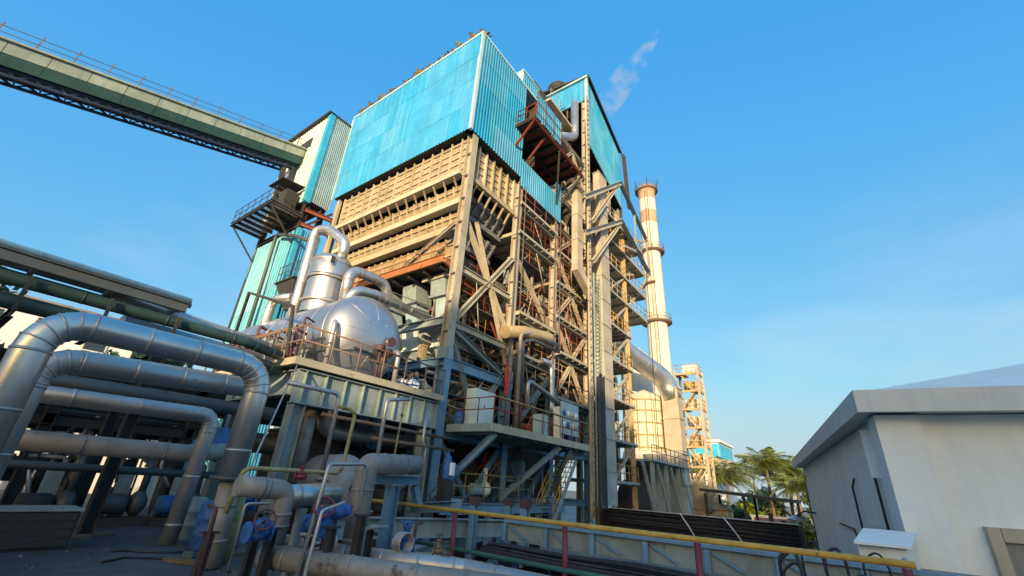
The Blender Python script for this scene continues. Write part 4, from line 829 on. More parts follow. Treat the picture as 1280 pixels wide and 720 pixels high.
# access tower right of the duct
AT = thing('access_tower', 'rusty access tower of stacked platforms between duct and chimney', 'tower', (34, 14, 0))
for x, y in ((31.3, 13.5), (35.2, 13.5), (35.2, 16.5)):
    part(AT, 'post', 'stairgold' if x > 33 else 'cream', 'ib', (x, y, 0), (x, y, 29.5), .3, .3, .03, (1, 0, 0))
for k, z in enumerate((6.2, 9.0, 12.0, 15.0, 18.0, 21.0, 23.6, 26.2, 28.8)):
    x1 = 35.6 if z < 20 else 40.2
    mb = MB(); mb.box(30.9, x1, 13.3, 16.8, z, z+.06)
    for i in range(6): mb.box(31+i*(x1-31.1)/5, 31.08+i*(x1-31.1)/5, 13.3, 16.8, z-.2, z-.003)
    mb.box(30.9, x1, 13.2, 13.29, z-.12, z+.06); mb.build('floor_deck', 'cream' if z > 10 else 'greysteel', AT)
    handrail(AT, [(30.9, 13.3, z+.06), (x1, 13.3, z+.06), (x1, 16.8, z+.06)], ('stairgold', 'yellow', 'cream')[k % 3], 1.1, 1.0, .03)
    if k < 6: part(AT, 'brace', 'cream', 'bar', (31.4, 13.45, z+.1), (35.1, 13.45, z+2.7), .16, .16)
for i in range(5): part(AT, 'stored_pipe', 'cream', 'tube', [(36+i*.3, 13.6, 28.95+.1*(i % 2)), (38.4+i*.1, 16, 29.0)], .08, 8)
# ------------------------------------------------------------------ chimney
CH = thing('chimney', 'tall cream chimney with faded red bands and ring platforms', 'chimney', (52.6, 16.1, 0))
cx, cy = 52.6, 16.1
part(CH, 'shaft', 'chimneywhite', 'lathe', [(1.32, 0), (1.30, 12), (1.24, 25), (1.18, 34.5), (1.16, 38.2)], (cx, cy, 0), n=32)
zz = 38.2
for i in range(4):
    h = 2.05; part(CH, 'paint_band', 'chimneyrust' if i % 2 else 'chimneywhite', 'lathe', [(1.16, 0), (1.155, h)], (cx, cy, zz), n=32); zz += h
part(CH, 'paint_band', 'chimneyrust', 'lathe', [(1.155, -.01), (1.15, 1.2)], (cx, cy, 36.999), n=32)
part(CH, 'collar', 'chimneyrust', 'lathe', [(1.16, 0), (1.28, .15), (1.28, .9), (1.0, .95), (1.0, .2)], (cx, cy, 45.6), n=32)
for z, r in ((45.9, 1.62), (35.6, 1.75), (25.3, 1.85)):
    part(CH, 'ring_platform', 'vent', 'lathe', [(1.15, -.1), (r, 0), (r, .14), (1.15, .15)], (cx, cy, z), n=32)
    mb = MB()
    for hh in (.5, 1.0): mb.tube([(cx+r*.97*math.cos(i*math.pi/10), cy+r*.97*math.sin(i*math.pi/10), z+hh) for i in range(20)], .03, 5, closed=True)
    for i in range(14): a = i*math.pi/7; mb.tube([(cx+r*.97*math.cos(a), cy+r*.97*math.sin(a), z+.1), (cx+r*.97*math.cos(a), cy+r*.97*math.sin(a), z+1.02)], .03, 5)
    mb.build('ring_rail', 'vent', CH)
part(CH, 'rest_platform', 'vent', 'lathe', [(1.2, -.1), (1.75, 0), (1.75, .14), (1.2, .15)], (cx, cy, 30.6), n=12, a0=1.6, a1=3.6)
for i in range(6): a = i*math.pi/3+.4; part(CH, 'lightning_rod', 'dark', 'bar', (cx+1.5*math.cos(a), cy+1.5*math.sin(a), 46), (cx+1.9*math.cos(a), cy+1.9*math.sin(a), 47.3), .07, .07)
mb = MB()
for d in (-.2, .2): mb.bar((cx-1.36, cy-.3+d, 4), (cx-1.24, cy-.3+d, 45.5), .05, .05)
for i in range(130): z = 4.3+i*.317; mb.bar((cx-1.36+.0029*(z-4), cy-.5, z), (cx-1.36+.0029*(z-4), cy-.1, z), .03, .03)
mb.build('ladder', 'vent', CH)
# big silver flue
pipe('flue_pipe', 'fat silver flue pipe bending down beside the chimney base', [(36.0, 16.2, 19.6), (41, 15.9, 18.5), (45.6, 13.6, 16.5), (46.0, 13.2, 14.5)], 1.0, 'silver', bend=2.2, bands=2.0, n=28)
t = thing('flue_box', 'tall square grey duct standing below the fat silver flue', 'duct', (46, 13.2, 0))
for i in range(5): part(t, 'duct_panel', 'ductgrey' if i < 3 else 'ductbeige', 'box', 45.2, 46.8, 12.4, 14.0, .5+i*3.0, 3.45+i*3.0); part(t, 'joint_flange', 'cream', 'box', 45.1, 46.9, 12.3, 14.1, 3.45+i*3.0, 3.5+i*3.0)
t = thing('fan_inlet', 'grey flared duct beside the square duct under the cream silo', 'duct', (45, 15.4, 0))
part(t, 'duct_panel', 'ductgrey', 'lathe', [(.9, 0), (.75, 3), (.85, 5.5), (1.15, 8.0), (1.15, 8.6)], (44.2, 14.9, .4), n=4); part(t, 'base', 'conc', 'box', 43.4, 45.1, 14.1, 15.8, 0, .39)
# cream silo
SI = thing('ash_silo', 'cream round silo with hoop and post grid beside the silver flue', 'silo', (46, 16.6, 0))
sc = V(46.5, 16.3, 0)
part(SI, 'shell', 'creamtank', 'lathe', [(2.1, 9.4), (2.1, 14.4), (1.9, 14.9), (0, 15.8)], sc, n=32); part(SI, 'skirt', 'chimneywhite', 'lathe', [(2.6, 8.3), (2.4, 9.3), (2.1, 9.38)], sc, n=32)
for z in (9.6, 10.8, 12, 13.2, 14.3): part(SI, 'hoop', 'ygreen', 'lathe', [(2.1, 0), (2.17, .02), (2.17, .16), (2.1, .18)], sc+V(0, 0, z), n=32)
for i in range(16): a = i*math.pi/8; part(SI, 'stave', 'ygreen', 'bar', sc+V(2.15*math.cos(a), 2.15*math.sin(a), 9.5), sc+V(2.15*math.cos(a), 2.15*math.sin(a), 14.4), .09, .09)
part(SI, 'upper_silo', 'chimneywhite', 'lathe', [(1.5, 14), (1.5, 20), (.2, 21.2)], sc+V(2.2, 1.2, 0), n=24)
for i in range(6): a = i*math.pi/3; part(SI, 'leg', 'cream', 'ib', sc+V(1.9*math.cos(a), 1.9*math.sin(a), 0), sc+V(1.9*math.cos(a), 1.9*math.sin(a), 8.3), .3, .3, .03, (1, 0, 0))
part(SI, 'cone', 'creamtank', 'lathe', [(.4, 4.5), (1.9, 8.3)], sc, n=24)
# fan floor with rails in front of it
FB = thing('fan_platform', 'grey platform with rusty rails carrying ducts near the chimney base', 'platform', (41, 13, 7.6))
part(FB, 'floor_plate', 'greysteel', 'box', 36.2, 47, 12.2, 18, 7.9, 8.05); handrail(FB, [(36.2, 12.3, 8.05), (47, 12.3, 8.05)], 'orange', 1.1, 1.2, .035)
for x in (36.6, 40, 43.4, 46.6):
    part(FB, 'post', 'greysteel', 'ib', (x, 12.5, 0), (x, 12.5, 7.9), .28, .28, .03, (1, 0, 0)); part(FB, 'brace', 'greysteel', 'bar', (x, 12.5, 4.0), (x-2.2, 12.5, 7.8), .2, .2)
t = thing('fan_housing', 'dark fan housing under the platform by the chimney', 'fan', (38, 14.5, 0)); part(t, 'scroll', 'casing', 'lathe', [(0, 0), (1.9, 0), (1.9, 1.6), (0, 1.6)], (38.5, 14, 4.6), (0, 1, 0), 22); part(t, 'base', 'conc', 'box', 37, 40, 13.8, 16, 0, 2.8); part(t, 'motor', 'rustred', 'lathe', [(0, 0), (.5, 0), (.5, 1.2), (0, 1.3)], (41.2, 14.5, 3.2), (0, 1, 0), 14); part(t, 'outlet', 'casing', 'box', 38.6, 40.4, 14.05, 15.5, 5.2, 7.7)
# stair tower far right
ST = thing('stair_tower', 'orange rusty open stair tower with many landings right of the chimney', 'tower', (58, 14.2, 0))
tx0, tx1, ty0, ty1 = 56.8, 59.2, 12.9, 15.7
for x in (tx0, tx1):
    for y in (ty0, ty1): part(ST, 'post', 'cream', 'ib', (x, y, 0), (x, y, 20.2), .26, .26, .03, (1, 0, 0))
for k in range(9):
    z = 2.2+k*2.2
    part(ST, 'landing', 'stairgold' if k % 2 else 'cream', 'box', tx0, tx1, ty0 if k % 2 else ty0+1.6, ty0+1.2 if k % 2 else ty1, z-.1, z)
    for pq in (((tx0, ty0), (tx1, ty0)), ((tx0, ty0), (tx0, ty1)), ((tx0, ty1), (tx1, ty1))): part(ST, 'edge_beam', 'stairgold', 'bar', (*pq[0], z-.12), (*pq[1], z-.12), .14, .22)
    handrail(ST, [(tx1, ty0, z), (tx0, ty0, z), (tx0, ty1, z)], ('stairgold', 'yellow')[k % 2], 1.1, .8, .04)
    if k < 8: part(ST, 'flight', 'stairgold', 'bar', (tx0+.7, ty0+.6 if k % 2 else ty1-.6, z), (tx0+.7, ty1-.6 if k % 2 else ty0+.6, z+2.15), .9, .16)
    part(ST, 'panel', ('creamtank', 'stairgold', 'chimneywhite')[k % 3], 'box', tx1-.3, tx1-.2, ty0+.4, ty1-.5, z+.2, z+1.5)
part(ST, 'brace', 'cream', 'bar', (tx0, ty0, .2), (tx0, ty1, 4.3), .16, .16); part(ST, 'brace', 'cream', 'bar', (tx0, ty1, 4.5), (tx0, ty0, 8.7), .16, .16)
for k, (x, y, r, h, m, lab) in enumerate(((55.2, 11.6, 1.0, 5.0, 'creamtank', 'cream upright tank at the foot of the stair tower'), (54.5, 13.6, .8, 7.2, 'stairgold', 'rusty upright pipe column left of the stair tower'))):
    t = thing('vessel', lab, 'vessel', (x, y, 0)); part(t, 'shell', m, 'lathe', [(r, .5), (r, h-.5), (r*.6, h-.1), (0, h)], (x, y, 0), n=18); part(t, 'base', 'conc', 'box', x-r, x+r, y-r, y+r, 0, .49)
    for j in range(4): part(t, 'hoop', 'stairgold', 'lathe', [(r, 0), (r+.07, .02), (r+.07, .14), (r, .16)], (x, y, 1+j*1.1), n=18)
    handrail(t, [(x-1.3, y-1.2, 2.8), (x-1.3, y+1.4, 2.8)], 'stairgold', 1.1, .7, .04); part(t, 'walkway', 'stairgold', 'box', x-1.5, x-1.02, y-1.3, y+1.5, 2.6, 2.75)
    for yy in (y-1.2, y+1.4): part(t, 'post', 'stairgold', 'bar', (x-1.4, yy, 0), (x-1.4, yy, 2.6), .14, .14)
# ------------------------------------------------------------------ far side of the yard
FBD = thing('far_building', 'distant white and blue factory building behind the palms', 'building', (120, 26, 0))
part(FBD, 'wall', 'white', 'box', 114, 128, 22.9, 40, 0, 17.2); part(FBD, 'roof', 'hall', 'box', 113.4, 128.4, 22.4, 40.4, 17.25, 17.8)
for i in range(5): part(FBD, 'window_band', 'bluetrim', 'box', 113.9, 113.98, 23.2+i*2.6, 25.7+i*2.6, 13.6, 16.9)
part(FBD, 'corner_trim', 'bluetrim', 'box', 113.9, 114.5, 22.7, 23.1, 8, 17.2)
for i in range(6): part(FBD, 'window_band', 'bluetrim', 'box', 114.6+i*2.2, 116.6+i*2.2, 22.8, 22.88, 13.6, 16.9)
t = thing('overhead_conveyor', 'thin distant conveyor sloping down behind the palms', 'conveyor', (100, 20, 8)); part(t, 'gallery', 'beige', 'bar', (100, 24.5, 13.2), (100, 7.5, 9.0), 1.6, 1.2); 
for y in (22, 15, 9): part(t, 'trestle', 'hall', 'bar', (100, y, 0), (100, y, 9+(y-7.5)*.24), .5, .5)
def palm(label, x, y, h, crown, nf, seed, lean=(0, 0)):
    rp = random.Random(seed); t = thing('palm_tree', label, 'palm', (x, y, 0), 'palms beyond the yard')
    top = V(x+lean[0], y+lean[1], h); part(t, 'trunk', 'trunk', 'tube', [(x, y, 0), (x+lean[0]*.3, y+lean[1]*.3, h*.5), top], [.34, .26, .22], 10)
    fm = []
    for v in range(3):                                   # three frond shapes: arching rib with leaflets on both sides
        mb = MB(); n = 17; rib = []
        for i in range(n+1):
            s = i/n; rib.append(V(crown*s*(1-.12*s), 0, crown*(.62*s-(.62+.22*v)*s*s)))
        mb.tube(rib, [.05*(1-i/n)+.012 for i in range(n+1)], 4)
        for i in range(2, n+1):
            for sd in (-1, 1):
                L = crown*.34*math.sin(math.pi*(.12+.8*i/n))*rp.uniform(.8, 1.1); p = rib[i]; w = .055+.02*rp.random()
                tip = p+V(L*.45, sd*L*.75, -L*(.45+.35*rp.random())); md = p.lerp(tip, .5)+V(0, 0, L*.10)
                mb.add([p+V(-w, 0, 0), p+V(w, 0, 0), md+V(w, 0, 0), tip, md+V(-w, 0, 0)], [(0, 1, 2, 4), (4, 2, 3)])
        fm.append(meshof(mb, 'frond', 'leaf'))
    for i in range(nf):
        el = rp.uniform(-.25, 1.0) if i % 3 else rp.uniform(.3, 1.25); s = rp.uniform(.75, 1.08)
        o = inst(fm[i % 3], 'frond', t, top, rot=(rp.uniform(-.25, .25), -el*.75, i*2.399+rp.uniform(-.3, .3)), sc=(s, s, s))
    return t
palm('tall feathery palm with arching fronds standing alone near the white building', 94, 11.6, 10.6, 5.6, 52, 1)
palm('second tall palm crowding the lone palm from behind', 99, 9.3, 9.6, 5.4, 48, 2, (.5, -.6))
palm('bushy palm just right of the orange stair tower', 90, 17.6, 8.2, 5.8, 54, 3)
palm('low wide palm in front of the distant blue building', 93, 20.8, 8.0, 5.8, 52, 4, (0, .5))
palm('shorter palm half hidden by the white building eave', 90, 7.2, 7.2, 5.0, 44, 5)
def tree(label, x, y, h, w, seed, z0=0, m='tree', nl=1500, ls=.30):
    rp = random.Random(seed); t = thing('leafy_tree', label, 'tree', (x, y, z0)); mb = MB(); mb.tube([(x, y, z0), (x+.2, y, z0+h*.45), (x, y+.2, z0+h*.8)], [.3, .2, .07], 8); cl = []
    for i in range(9):
        a = i*2.4; q = V(x+math.cos(a)*w*rp.uniform(.25, .6), y+math.sin(a)*w*rp.uniform(.25, .6), z0+h*rp.uniform(.5, .95)); mb.tube([(x, y, z0+h*rp.uniform(.3, .55)), q], [.1, .03], 5); cl.append((q, w*rp.uniform(.28, .45)))
    mb.build('trunk', 'trunk', t); mb = MB()
    for i in range(nl):
        c, r = cl[i % 9]; d = V(rp.gauss(0, 1), rp.gauss(0, 1), rp.gauss(0, .8)).normalized()*r*rp.random()**.4; p = c+d; u = V(rp.gauss(0, 1), rp.gauss(0, 1), rp.gauss(0, 1)).normalized()*ls*rp.uniform(.6, 1.3); v = u.orthogonal().normalized()*ls*.5
        mb.add([p-u, p+v, p+u, p-v], [(0, 1, 2, 3)])
    mb.build('crown', m, t); return t
tree('round leafy tree behind the cable bridge posts', 70, 15.6, 5.5, 3.0, 21)
tree('small leafy bush tree by the carport', 62, 11.6, 4.6, 2.0, 22)
tree('yellowish bush tree beside the carport right post', 60, 4.9, 4.2, 1.8, 23, m='leaf')
# carport and red lorry
CPT = thing('carport', 'dark flat-roofed carport on slim posts across the yard', 'shed', (52, 7, 0))
part(CPT, 'roof', 'dark', 'hexa', [(49, 4.3, 5.55), (56, 4.3, 5.6), (56, 12.2, 6.15), (49, 12.2, 6.1)], [(49, 4.3, 5.8), (56, 4.3, 5.85), (56, 12.2, 6.4), (49, 12.2, 6.35)])
for x in (49.5, 55.5):
    for y in (4.6, 8.4, 11.8): part(CPT, 'post', 'dark', 'bar', (x, y, 0), (x, y, 5.9), .22, .22)
part(CPT, 'bracket', 'dark', 'bar', (49.5, 4.7, 4.4), (49.5, 6.0, 5.7), .18, .18)
t = thing('boundary_wall', 'sunlit beige boundary wall at the far side of the yard', 'wall', (80, 8, 0)); part(t, 'wall', 'beige', 'box', 82, 82.4, -10, 21.5, 0, 3.4); part(t, 'coping', 'conc', 'box', 81.9, 82.5, -10, 21.5, 3.402, 3.6)
LO = thing('lorry', 'red open lorry parked in front of the far boundary wall', 'lorry', (74, 9, 0))
part(LO, 'cargo_body', 'rustred', 'box', 72.6, 74.9, 7.0, 11.4, 1.2, 3.5); part(LO, 'cab', 'red', 'hexa', [(72.7, 5.0, .8), (74.8, 5.0, .8), (74.8, 6.9, .8), (72.7, 6.9, .8)], [(72.8, 5.3, 3.2), (74.7, 5.3, 3.2), (74.7, 6.9, 3.2), (72.8, 6.9, 3.2)])
part(LO, 'window', 'glass', 'box', 72.68, 72.74, 5.6, 6.6, 2.1, 2.9); part(LO, 'chassis', 'dark', 'box', 73, 74.5, 5.1, 11.3, .75, 1.19)
for y in (5.9, 9.0, 10.4): part(LO, 'wheel', 'dark', 'lathe', [(0, 0), (.5, 0), (.5, .3), (0, .3)], (72.6, y, .5), (1, 0, 0), 16)
for k, (x, y, h) in enumerate(((44, 9.9, 3.6), (44.6, 8.9, 3.2), (46, 8.2, 3.9), (38, 4.9, 4.8), (38.5, 4.2, 4.4))):
    t = thing('steel_post', ['rusty post left of the carport', 'short rusty post beside the carport left corner', 'dark post in front of the carport opening', 'dark post before the carport right half', 'slim dark post closest to the carport right corner'][k], 'post', (x, y, 0)); part(t, 'shaft', 'dark', 'ib', (x, y, 0), (x, y, h), .26, .26, .03, (1, 0, 0)); part(t, 'cap', 'grate', 'box', x-.18, x+.18, y-.18, y+.18, h, h+.05)
# steam wisp
def steam():
    mb = MB(); P_ = [(54.6, 24.6, 66.0), (55.4, 23.0, 69.5), (56.2, 21.0, 73.8), (57.0, 18.6, 77.5), (57.8, 16.2, 81.5), (58.6, 13.0, 86.5)]
    mb.tube(P_, [.6, 2.3, 2.6, 2.4, 1.5, .7], 14, caps=True); o = mb.build('steam_wisp', 'white', None); m = bpy.data.materials.new('steam'); m.use_nodes = True; n = m.node_tree; n.nodes.clear()
    out = n.nodes.new('ShaderNodeOutputMaterial'); pv = n.nodes.new('ShaderNodeVolumePrincipled'); geo = n.nodes.new('ShaderNodeNewGeometry'); nz = n.nodes.new('ShaderNodeTexNoise'); nz.inputs['Scale'].default_value = .42; nz.inputs['Detail'].default_value = 5
    mr = n.nodes.new('ShaderNodeMapRange'); mr.inputs['From Min'].default_value = .50; mr.inputs['From Max'].default_value = .72; mr.inputs['To Max'].default_value = .20
    n.links.new(geo.outputs['Position'], nz.inputs['Vector']); n.links.new(nz.outputs[0], mr.inputs['Value']); n.links.new(mr.outputs[0], pv.inputs['Density']); pv.inputs['Color'].default_value = (.95, .95, .95, 1)
    n.links.new(pv.outputs[0], out.inputs['Volume']); o.data.materials.clear(); o.data.materials.append(m); tag(o, 'thin white wisp of steam drifting above the right tower roof', 'steam', kind='stuff')
steam()
# ------------------------------------------------------------------ white building on the right
WBD = thing('white_building', 'low white plastered building with deep grey eaves on the right', 'building', (12, -.75, 0))
A_ = V(12.0, -.75, 0); U_ = V(math.cos(math.radians(8.4)), math.sin(math.radians(8.4)), 0); W_ = V(U_.y, -U_.x, 0)
def q(u, w, z): return A_+U_*u+W_*w+V(0, 0, z)
def slab(name, m, u0, u1, w0, w1, z0, z1, parent=None): return part(parent or WBD, name, m, 'hexa', [q(u0, w0, z0), q(u0, w1, z0), q(u1, w1, z0), q(u1, w0, z0)], [q(u0, w0, z1), q(u0, w1, z1), q(u1, w1, z1), q(u1, w0, z1)])
slab('wall', 'white', 0, .25, .26, 10, 0, 7.38); slab('wall', 'whiteside', .0, 18.4, 0, .25, 0, 7.38); slab('wall', 'white', 18.2, 18.4, .26, 10, 0, 7.38); slab('wall', 'white', 0.26, 18.2, 9.8, 10, 0, 7.38)
slab('pilaster', 'white', -.14, .55, -.10, .62, 0, 7.36)
slab('eave', 'eave', -.5, 18.9, -.38, 10.4, 7.40, 7.55); slab('fascia', 'eave', -.56, -.45, -.42, 10.4, 7.36, 7.80); slab('fascia', 'eave', -.44, 18.95, -.42, -.31, 7.36, 7.80)
part(WBD, 'roof', 'white', 'hexa', [q(-.4, -.3, 7.78), q(-.4, 10.4, 7.78), q(18.8, 10.4, 7.78), q(18.8, -.3, 7.78)], [q(3.5, 4.6, 9.25), q(3.5, 5.6, 9.25), q(15, 5.6, 9.25), q(15, 4.6, 9.25)])
slab('drain_spout', 'white', .95, 1.01, -.20, -.005, 6.2, 7.2)
for u, z0, z1 in ((1.3, .2, 7.0), (4.3, 0, 6.3), (17.6, 0, 6.9)): part(WBD, 'downpipe', 'dark', 'tube', [q(u, -.08, z0), q(u, -.08, z1-.2), q(u-.25, -.04, z1)], .026, 8)
part(WBD, 'conduit', 'dark', 'tube', [q(4.3, -.04, 4.0), q(6.0, -.04, 5.0), q(8.6, -.04, 5.05)], .025, 6)
slab('patch', 'white', 1.5, 4.0, -.012, -.003, 5.2, 6.4); slab('patch', 'eave', 5.0, 8.2, -.010, -.003, 2.2, 4.1)
fr = slab('door_frame', 'beige', -.18, -.003, 1.05, 1.22, 0, 5.42); slab('door_frame', 'beige', -.18, -.003, 1.23, 5.0, 5.2, 5.421); slab('door_frame', 'conc', -.10, -.002, 1.23, 1.5, 0, 5.19)
slab('shutter', 'dark', -.02, -.001, 1.6, 5.0, 0, 4.9); slab('shutter_hood', 'white', -.24, -.003, 1.51, 5.0, 4.85, 5.19)
for i in range(9): slab('shutter_slat', 'grate', -.05, -.021, 1.6, 5.0, .4+i*.5, .86+i*.5)
t = thing('wall_lamp', 'grey bulkhead lamp on a bracket at the far end of the white building', 'lamp', tuple(q(16, -.8, 5))); part(t, 'bracket', 'dark', 'tube', [q(16.2, -.01, 5.2), q(16.2, -.5, 5.25), q(16.0, -.9, 5.0)], .04, 6, bend=.15); part(t, 'shade', 'silverdull', 'lathe', [(.05, .2), (.3, .05), (.36, 0), (.3, -.05)], q(16, -.95, 4.85), n=16); part(t, 'globe', 'white', 'lathe', [(.2, 0), (.18, -.08), (.0, -.15)], q(16, -.95, 4.84), n=14)
t = thing('switch_housing', 'white and blue tinted box standing at the white building corner', 'box', (11.3, -.6, 4)); part(t, 'body', 'white', 'hexa', [(10.6, -.55, 3.3), (11.5, -.75, 3.3), (11.6, -.1, 3.3), (10.7, .1, 3.3)], [(10.6, -.55, 5.0), (11.5, -.75, 5.15), (11.6, -.1, 5.15), (10.7, .1, 5.0)]); part(t, 'stand', 'dark', 'box', 10.8, 11.4, -.5, 0, 0, 3.29)
mb = MB(); mb.add([(10.5, .14, 5.02), (10.5, -.62, 5.02), (11.7, -.82, 5.20), (11.7, -.04, 5.20), (10.5, .14, 5.06), (10.5, -.62, 5.06), (11.7, -.82, 5.24), (11.7, -.04, 5.24)], [(0, 1, 2, 3), (4, 7, 6, 5), (0, 4, 5, 1), (1, 5, 6, 2), (2, 6, 7, 3), (3, 7, 4, 0)]); mb.build('lid', 'white', t)
R_ = random.Random(9)
HS = thing('hose_bundle', 'tangled black hoses hung at the end of the yellow rail', 'hoses', (8, .1, 4))
for i in range(9):
    a = R_.uniform(-.35, .75); xx = 7.2+R_.uniform(0, 1.3); hgt = R_.uniform(4.7, 5.35)
    part(HS, 'hose', 'cable', 'tube', [(xx, a, 3.0), (xx+R_.uniform(-.1, .1), a+.05, hgt-.2), (xx+.1, a+.12, hgt), (xx+.12, a+.3, hgt-.15), (xx+R_.uniform(-.1, .2), a+.28, 3.0)], R_.uniform(.012, .024), 7, bend=.12)
part(HS, 'rack', 'dark', 'box', 7.1, 8.8, -.4, 1.0, 2.9, 3.05); part(HS, 'stand', 'dark', 'box', 7.8, 8.1, .1, .4, 0, 2.89)
part(HS, 'clip', 'silverdull', 'tube', [(7.0, -.3, 4.2), (7.3, -.35, 5.25), (7.6, -.3, 4.4)], .03, 6, bend=.1)
# ------------------------------------------------------------------ yellow guard rail in the foreground
GR = thing('guard_rail', 'yellow guard rail with maroon posts along the terrace edge', 'railing', (6.55, 4, 4))
part(GR, 'top_rail', 'yellow', 'tube', [(6.55, 8.7, 5.1), (6.5, 3.6, 5.1), (6.55, -.38, 5.1)], .036, 12)
part(GR, 'mid_rail', 'green', 'tube', [(6.56, 8.7, 4.52), (6.52, 3.6, 4.5), (6.56, -.38, 4.5)], .035, 10)
for y in (8.5, 5.85, 3.62, 1.72, -.3): part(GR, 'post', 'maroon', 'tube', [(6.54, y, 4.12), (6.53, y, 5.06)], .042, 10); part(GR, 'base_plate', 'maroon', 'box', 6.63, 6.79, y-.08, y+.08, 4.122, 4.135)
# grey launder / gutter behind the rail
GU = thing('launder_channel', 'grey blue steel channel with ribbed side plates behind the yellow rail', 'channel', (10, 4, 0))
mb = None
for i in range(8):
    y0 = 7.0-i*1.15; part(GU, 'side_plate', 'greysteel', 'box', 9.7, 9.73, y0-1.13, y0, 4.36, 4.74)
    part(GU, 'stiffener', 'blue', 'ib', (9.64, y0-.02, 4.36), (9.64, y0-.02, 4.72), .10, .1, .015, (1, 0, 0)); part(GU, 'brace', 'blue', 'bar', (9.66, y0-.1, 4.68), (9.66, y0-.62, 4.42), .02, .05)
part(GU, 'rim', 'blue', 'box', 9.6, 9.78, -1.7, 7.02, 4.742, 4.80); part(GU, 'side_plate', 'greysteel', 'box', 11.3, 11.33, -1.7, 7.0, 4.0, 4.7); part(GU, 'bottom_plate', 'dark', 'box', 9.74, 11.29, -1.7, 7.0, 4.0, 4.05)
for y in (6.7, 4.6, 2.1, -.8):
    for x in (9.8, 11.2): part(GU, 'leg', 'blue', 'ib', (x, y, 0), (x, y, 3.98), .2, .2, .02, (1, 0, 0))
TR = thing('cable_tray', 'dark cable tray full of cables below the grey channel', 'cable tray', (9.2, 4, 3.7))
part(TR, 'tray', 'cableplate', 'box', 8.9, 9.55, -1.6, 7.3, 4.06, 4.09); part(TR, 'side', 'cableplate', 'box', 8.88, 8.90, -1.6, 7.3, 4.06, 4.20)
for i in range(14):
    d = R_.uniform(-.02, .02); x = 8.95+.042*i; z_ = 4.14+.06*(i % 4); part(TR, 'cable', 'cable', 'tube', [(x, 7.9, 3.4), (x, 7.1, z_), (x+R_.uniform(-.05, .05), 5.2, z_-.03), (x+R_.uniform(-.05, .05), 3.6, z_+d), (x+R_.uniform(-.06, .06), 1.5, z_-.03), (x, -1.5, z_)], R_.uniform(.02, .04), 6, bend=.5)
for y in (6, 3, 0): part(TR, 'bracket', 'greysteel', 'bar', (8.9, y, 4.03), (9.75, y, 4.03), .06, .06)
t = thing('panel_housing', 'purple brown sheet housing below the cable tray', 'housing', (10.4, 4, 0)); 
for i in range(5): part(t, 'panel', 'purple', 'box', 10.0, 10.05, 5.9-i*1.5, 7.36-i*1.5, .3, 4.0); part(t, 'frame_post', 'greysteel', 'box', 9.95, 10.06, 7.38-i*1.5, 7.44-i*1.5, 0, 4.02)
part(t, 'door_plate', 'white', 'box', 9.98, 9.995, 2.4, 2.75, 3.6, 3.85)
for k, (p, q_, h, m, lab) in enumerate((((7.2, 10.6, 4.35), (13.6, 10.0, 4.2), .5, 'greysteel', 'grey slab beam running under the blue column base'), ((8.3, 9.6, 3.6), (14, 11.2, 3.9), .4, 'greysteel', 'tilted grey plate beam beneath the slab beam'), ((7.2, 9.2, 3.3), (15, 9.2, 3.2), .4, 'green', 'dark green beam low behind the guard rail'), ((10.5, 9.4, 4.9), (11.9, 12.8, 4.6), .3, 'blue', 'short blue beam joining the gangway to the channel'))):
    t = thing('steel_beam', lab, 'beam', p); part(t, 'beam', m, 'ib', p, q_, .3, h, .03); part(t, 'end_plate', m, 'bar', Vector(p)-V(.03, 0, 0), Vector(p)-V(.001, 0, 0), .4, h+.1)
for k, (x, y) in enumerate(((12.0, 8.0), (11.9, 9.9), (14.5, 10.4))):
    t = thing('blue_column', ['slim blue column right behind the grey channel', 'slim blue column before the working deck', 'blue column carrying the gangway corner'][k], 'column', (x, y, 0)); part(t, 'shaft', 'blue', 'ib', (x, y, 0), (x, y, 4.95-.05*k), .22, .22, .02, (1, 0, 0)); part(t, 'cap', 'darkrail', 'box', x-.13, x+.13, y-.13, y+.13, 4.96-.05*k, 5.2-.05*k)
# ------------------------------------------------------------------ foreground pipework on the terrace
pipe('lagged_pipe', 'fat grey lagged pipe rising in the foreground and bending right at the top', [(5.1, 6.7, 4.2), (5.12, 6.75, 5.76), (6.45, 6.95, 5.82)], .18, 'greypipe', bend=.12, bands=.55, bm='greypipe', n=22)
pipe('lagged_pipe', 'grey lagged pipe stepping down left of the blue valve', [(3.2, 7.0, 5.34), (3.92, 7.0, 5.3), (3.95, 7.0, 4.5)], .14, 'greypipe', bend=.14, bands=.4, bm='greypipe', n=20)
pipe('lagged_pipe', 'long grey lagged pipe lying across the bottom of the picture', [(3.78, 6.95, 4.46), (5.2, 4.8, 4.34), (6.2, 3.2, 4.3)], .15, 'greypipe', bands=.7, bm='greypipe', n=20)
pipe('lagged_pipe', 'grey pipe lying parallel behind the long bottom pipe', [(4.7, 6.9, 4.45), (6.35, 5.2, 4.3), (6.4, 3.0, 4.25)], .14, 'silverdull', bands=.6, n=20)
pipe('lagged_pipe', 'pale pipe running out along the terrace kerb by the guard rail', [(5.3, 7.3, 4.3), (6.25, 6.0, 4.32), (6.36, 1.0, 4.3)], .13, 'silverdull', bands=.9, n=20)
pipe('silver_drum', 'short silver capped pipe lying behind the handwheel', [(3.95, 7.4, 5.18), (5.1, 7.4, 5.26)], .17, 'silver', bands=.3, n=22, supports=(((4.5, 7.4, 5.2), 4.0),))
pipe('frame_pipe', 'thin bent grey pipe forming a hoop over the blue valve', [(3.9, 6.2, 4.05), (4.1, 6.3, 5.7), (4.95, 6.55, 5.75), (5.0, 6.6, 5.05), (5.35, 6.7, 5.02)], .028, 'silverdull', bend=.08, n=10)
